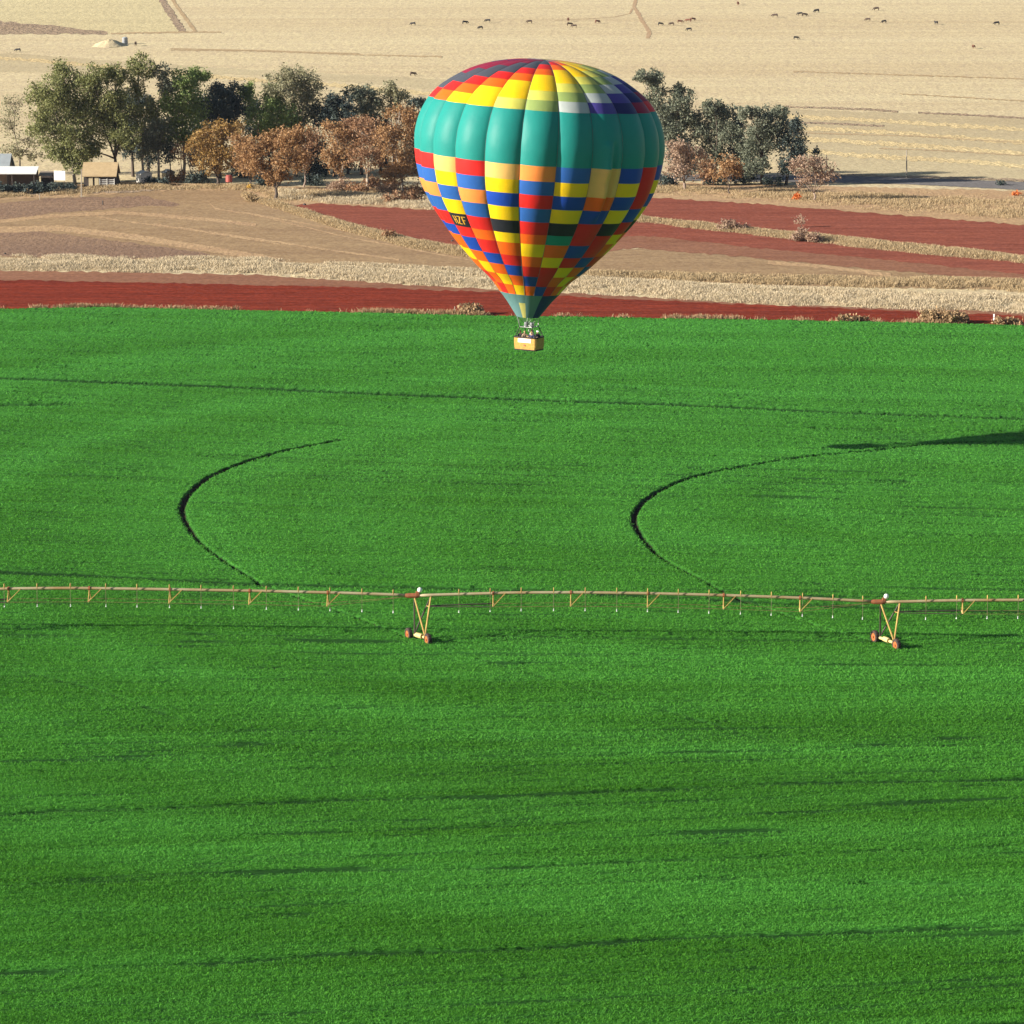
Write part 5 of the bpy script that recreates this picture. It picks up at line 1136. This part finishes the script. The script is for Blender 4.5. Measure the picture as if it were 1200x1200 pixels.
# people in the basket
SKIN = solid_mat('skin', (.42, .26, .18), .6, c2=(.38, .22, .15))
def person(pos, yaw, label, shirt, trousers, hair, hgt=1.74, arm='rim', cap=None):
    k = hgt / 1.74; pos = Vector(tuple(map(float, pos)))
    if arm == 'rim': la, ra = ((.30, .12, 1.14), (.33, .34, 1.22)), ((-.30, .12, 1.14), (-.33, .34, 1.22))
    else: la, ra = ((.28, .10, 1.62), (.22, .12, 1.92)), ((-.28, .05, 1.12), (-.30, .2, .92))
    pts = [(0, 0, .95), (0, .0, 1.18), (0, 0, 1.40), (0, .0, 1.51), (0, .03, 1.62), (0, .02, 1.70),
           (.19, 0, 1.42), la[0], la[1], (-.19, 0, 1.42), ra[0], ra[1],
           (.10, 0, .88), (.11, .02, .48), (.11, -.02, .08), (.11, .12, .04), (-.10, 0, .88), (-.11, .02, .48), (-.11, -.02, .08), (-.11, .12, .04)]
    ed = [(0, 1), (1, 2), (2, 3), (3, 4), (4, 5), (2, 6), (6, 7), (7, 8), (2, 9), (9, 10), (10, 11), (0, 12), (12, 13), (13, 14), (14, 15), (0, 16), (16, 17), (17, 18), (18, 19)]
    rad = [(.15, .11), (.14, .10), (.15, .10), .055, .085, .07, .07, .05, .035, .07, .05, .035, .10, .065, .045, .04, .10, .065, .045, .04]
    pts = [tuple(np.array(p) * k) for p in pts]
    o = link('person', skin_mesh('person', pts, ed, rad, SKIN, 1, 0), None, pos); o.rotation_euler = (0, 0, yaw)
    tag(o, label, 'person', 'people riding in the balloon basket')
    def pick(idx, grow):
        mp = {v: i for i, v in enumerate(idx)}; e = [(mp[a], mp[b_]) for a, b_ in ed if a in mp and b_ in mp]
        rr = [tuple(np.array(rad[v]) * np.ones(2) * grow) for v in idx]; return [pts[v] for v in idx], e, rr
    p, e, rr = pick([0, 1, 2, 6, 7, 8, 9, 10, 11], 1.16); p[5] = tuple(np.array(p[4]) * .25 + np.array(p[5]) * .75); p[8] = tuple(np.array(p[7]) * .25 + np.array(p[8]) * .75)
    link('shirt', skin_mesh('shirt', p, e, rr, shirt, 1, 0), o)
    p, e, rr = pick([0, 12, 13, 14, 16, 17, 18], 1.15); link('trousers', skin_mesh('trousers', p, e, rr, trousers, 1, 0), o)
    hm = MB(); hm.ball((0, -.012 * k, 1.685 * k), .105 * k, (.92, 1.05, 1.0), 12, 8, zmin=-.25)
    if cap: hm.tube([(0, .06, 1.70 * k), (0, .19, 1.685 * k)], [.07, .05], 8)
    link('hat' if cap else 'hair', hm.mesh('hat' if cap else 'hair', cap or hair, (0, 0, 0), True), o)
    fm = MB(); fm.tube([(0, .10 * k, 1.645 * k), (0, .128 * k, 1.615 * k)], [.012, .018], 6); link('nose', fm.mesh('nose', SKIN, (0, 0, 0), True), o)
    for sd in (-1, 1): link('eye', MB().ball((sd * .032 * k, .098 * k, 1.65 * k), .011 * k, (1, 1, 1), 6, 4).mesh('eye', M['leather']), o)
    ms = MB(); ms.tube([(-.025 * k, .105 * k, 1.575 * k), (.025 * k, .105 * k, 1.575 * k)], .007, 5); link('mouth', ms.mesh('mouth', M['red_paint']), o)
DK = solid_mat('dark_jacket', (.03, .032, .045), .8); NV = solid_mat('navy_fleece', (.03, .04, .12), .8); WH = solid_mat('white_shirt', (.75, .74, .7), .7)
TN = solid_mat('tan_jacket', (.45, .33, .2), .8); JN = solid_mat('denim', (.06, .08, .15), .8); HR = solid_mat('brown_hair', (.07, .045, .03), .6); BL = solid_mat('fair_hair', (.45, .32, .14), .6)
cam_yaw = math.pi - TH
person(bp(-.75, -.38, .11), math.pi, 'person in dark jacket at the left end of the basket', DK, JN, HR, 1.72)
person(bp(-.25, -.40, .11), math.pi + .2, 'fair haired person in tan jacket at the front of the basket', TN, JN, BL, 1.70)
person(bp(.12, .28, .11), math.pi - .6, 'person in white shirt under the burner with one arm raised to it', WH, DK, HR, 1.80, arm='up')
person(bp(.55, -.42, .11), math.pi - .3, 'fair haired person in navy fleece by the near corner of the basket', NV, JN, BL, 1.68)
person(bp(.92, .05, .11), math.pi + .8, 'person in dark jacket and pale cap at the shaded right end of the basket', DK, JN, HR, 1.76, cap=WH)

# ------------------------------------------------------------------ air
hz = bpy.data.meshes.new('haze'); x0, x1, y0, y1, z0, z1 = -6100, 6100, -4100, 9100, -1.5, 66
hz.from_pydata([(x0, y0, z0), (x1, y0, z0), (x1, y1, z0), (x0, y1, z0), (x0, y0, z1), (x1, y0, z1), (x1, y1, z1), (x0, y1, z1)], [], [(3, 2, 1, 0), (4, 5, 6, 7), (0, 1, 5, 4), (1, 2, 6, 5), (2, 3, 7, 6), (3, 0, 4, 7)])
hm_ = bpy.data.materials.new('thin_air'); hm_.use_nodes = True; nt = hm_.node_tree; nt.nodes.remove(nt.nodes['Principled BSDF'])
pvn = nt.nodes.new('ShaderNodeVolumePrincipled'); pvn.inputs['Density'].default_value = HAZE; pvn.inputs['Color'].default_value = (.62, .74, 1, 1)
nt.links.new(pvn.outputs[0], nt.nodes['Material Output'].inputs['Volume']); hz.materials.append(hm_)
o = link('haze', hz); o['kind'] = 'stuff'

# ------------------------------------------------------------------ light, sky, camera
sun_dir = Vector((-math.cos(SUN_E) * math.cos(SUN_A), -math.cos(SUN_E) * math.sin(SUN_A), math.sin(SUN_E)))   # towards the sun
L = bpy.data.lights.new('sun', 'SUN'); L.energy = 5.0; L.angle = R(.53); L.color = (1.0, .93, .81)
so = bpy.data.objects.new('sun', L); COL.objects.link(so); so.rotation_euler = sun_dir.to_track_quat('Z', 'Y').to_euler(); so.location = (0, 0, 200)
w = bpy.data.worlds.new('World'); scene.world = w; w.use_nodes = True
nt = w.node_tree; sk = nt.nodes.new('ShaderNodeTexSky'); sk.sky_type = 'NISHITA'; sk.sun_disc = False
sk.sun_elevation = SUN_E; sk.sun_rotation = math.atan2(sun_dir.x, sun_dir.y)
bg = nt.nodes['Background']; bg.inputs['Strength'].default_value = .05; nt.links.new(sk.outputs[0], bg.inputs['Color'])
cam = bpy.data.cameras.new('camera'); cam.sensor_width = 36; cam.lens = 36 * F / 1200; cam.clip_start = 1; cam.clip_end = 12000
co = bpy.data.objects.new('camera', cam); COL.objects.link(co); co.location = (0, 0, CAMH); co.rotation_euler = (math.pi / 2 - PITCH, 0, 0)
scene.camera = co
scene.view_settings.view_transform = 'Standard'; scene.view_settings.look = 'None'; scene.view_settings.exposure = 1.15; scene.view_settings.gamma = 1
scene.render.resolution_x = scene.render.resolution_y = 1024
scene.cycles.max_bounces = 6; scene.cycles.diffuse_bounces = 2
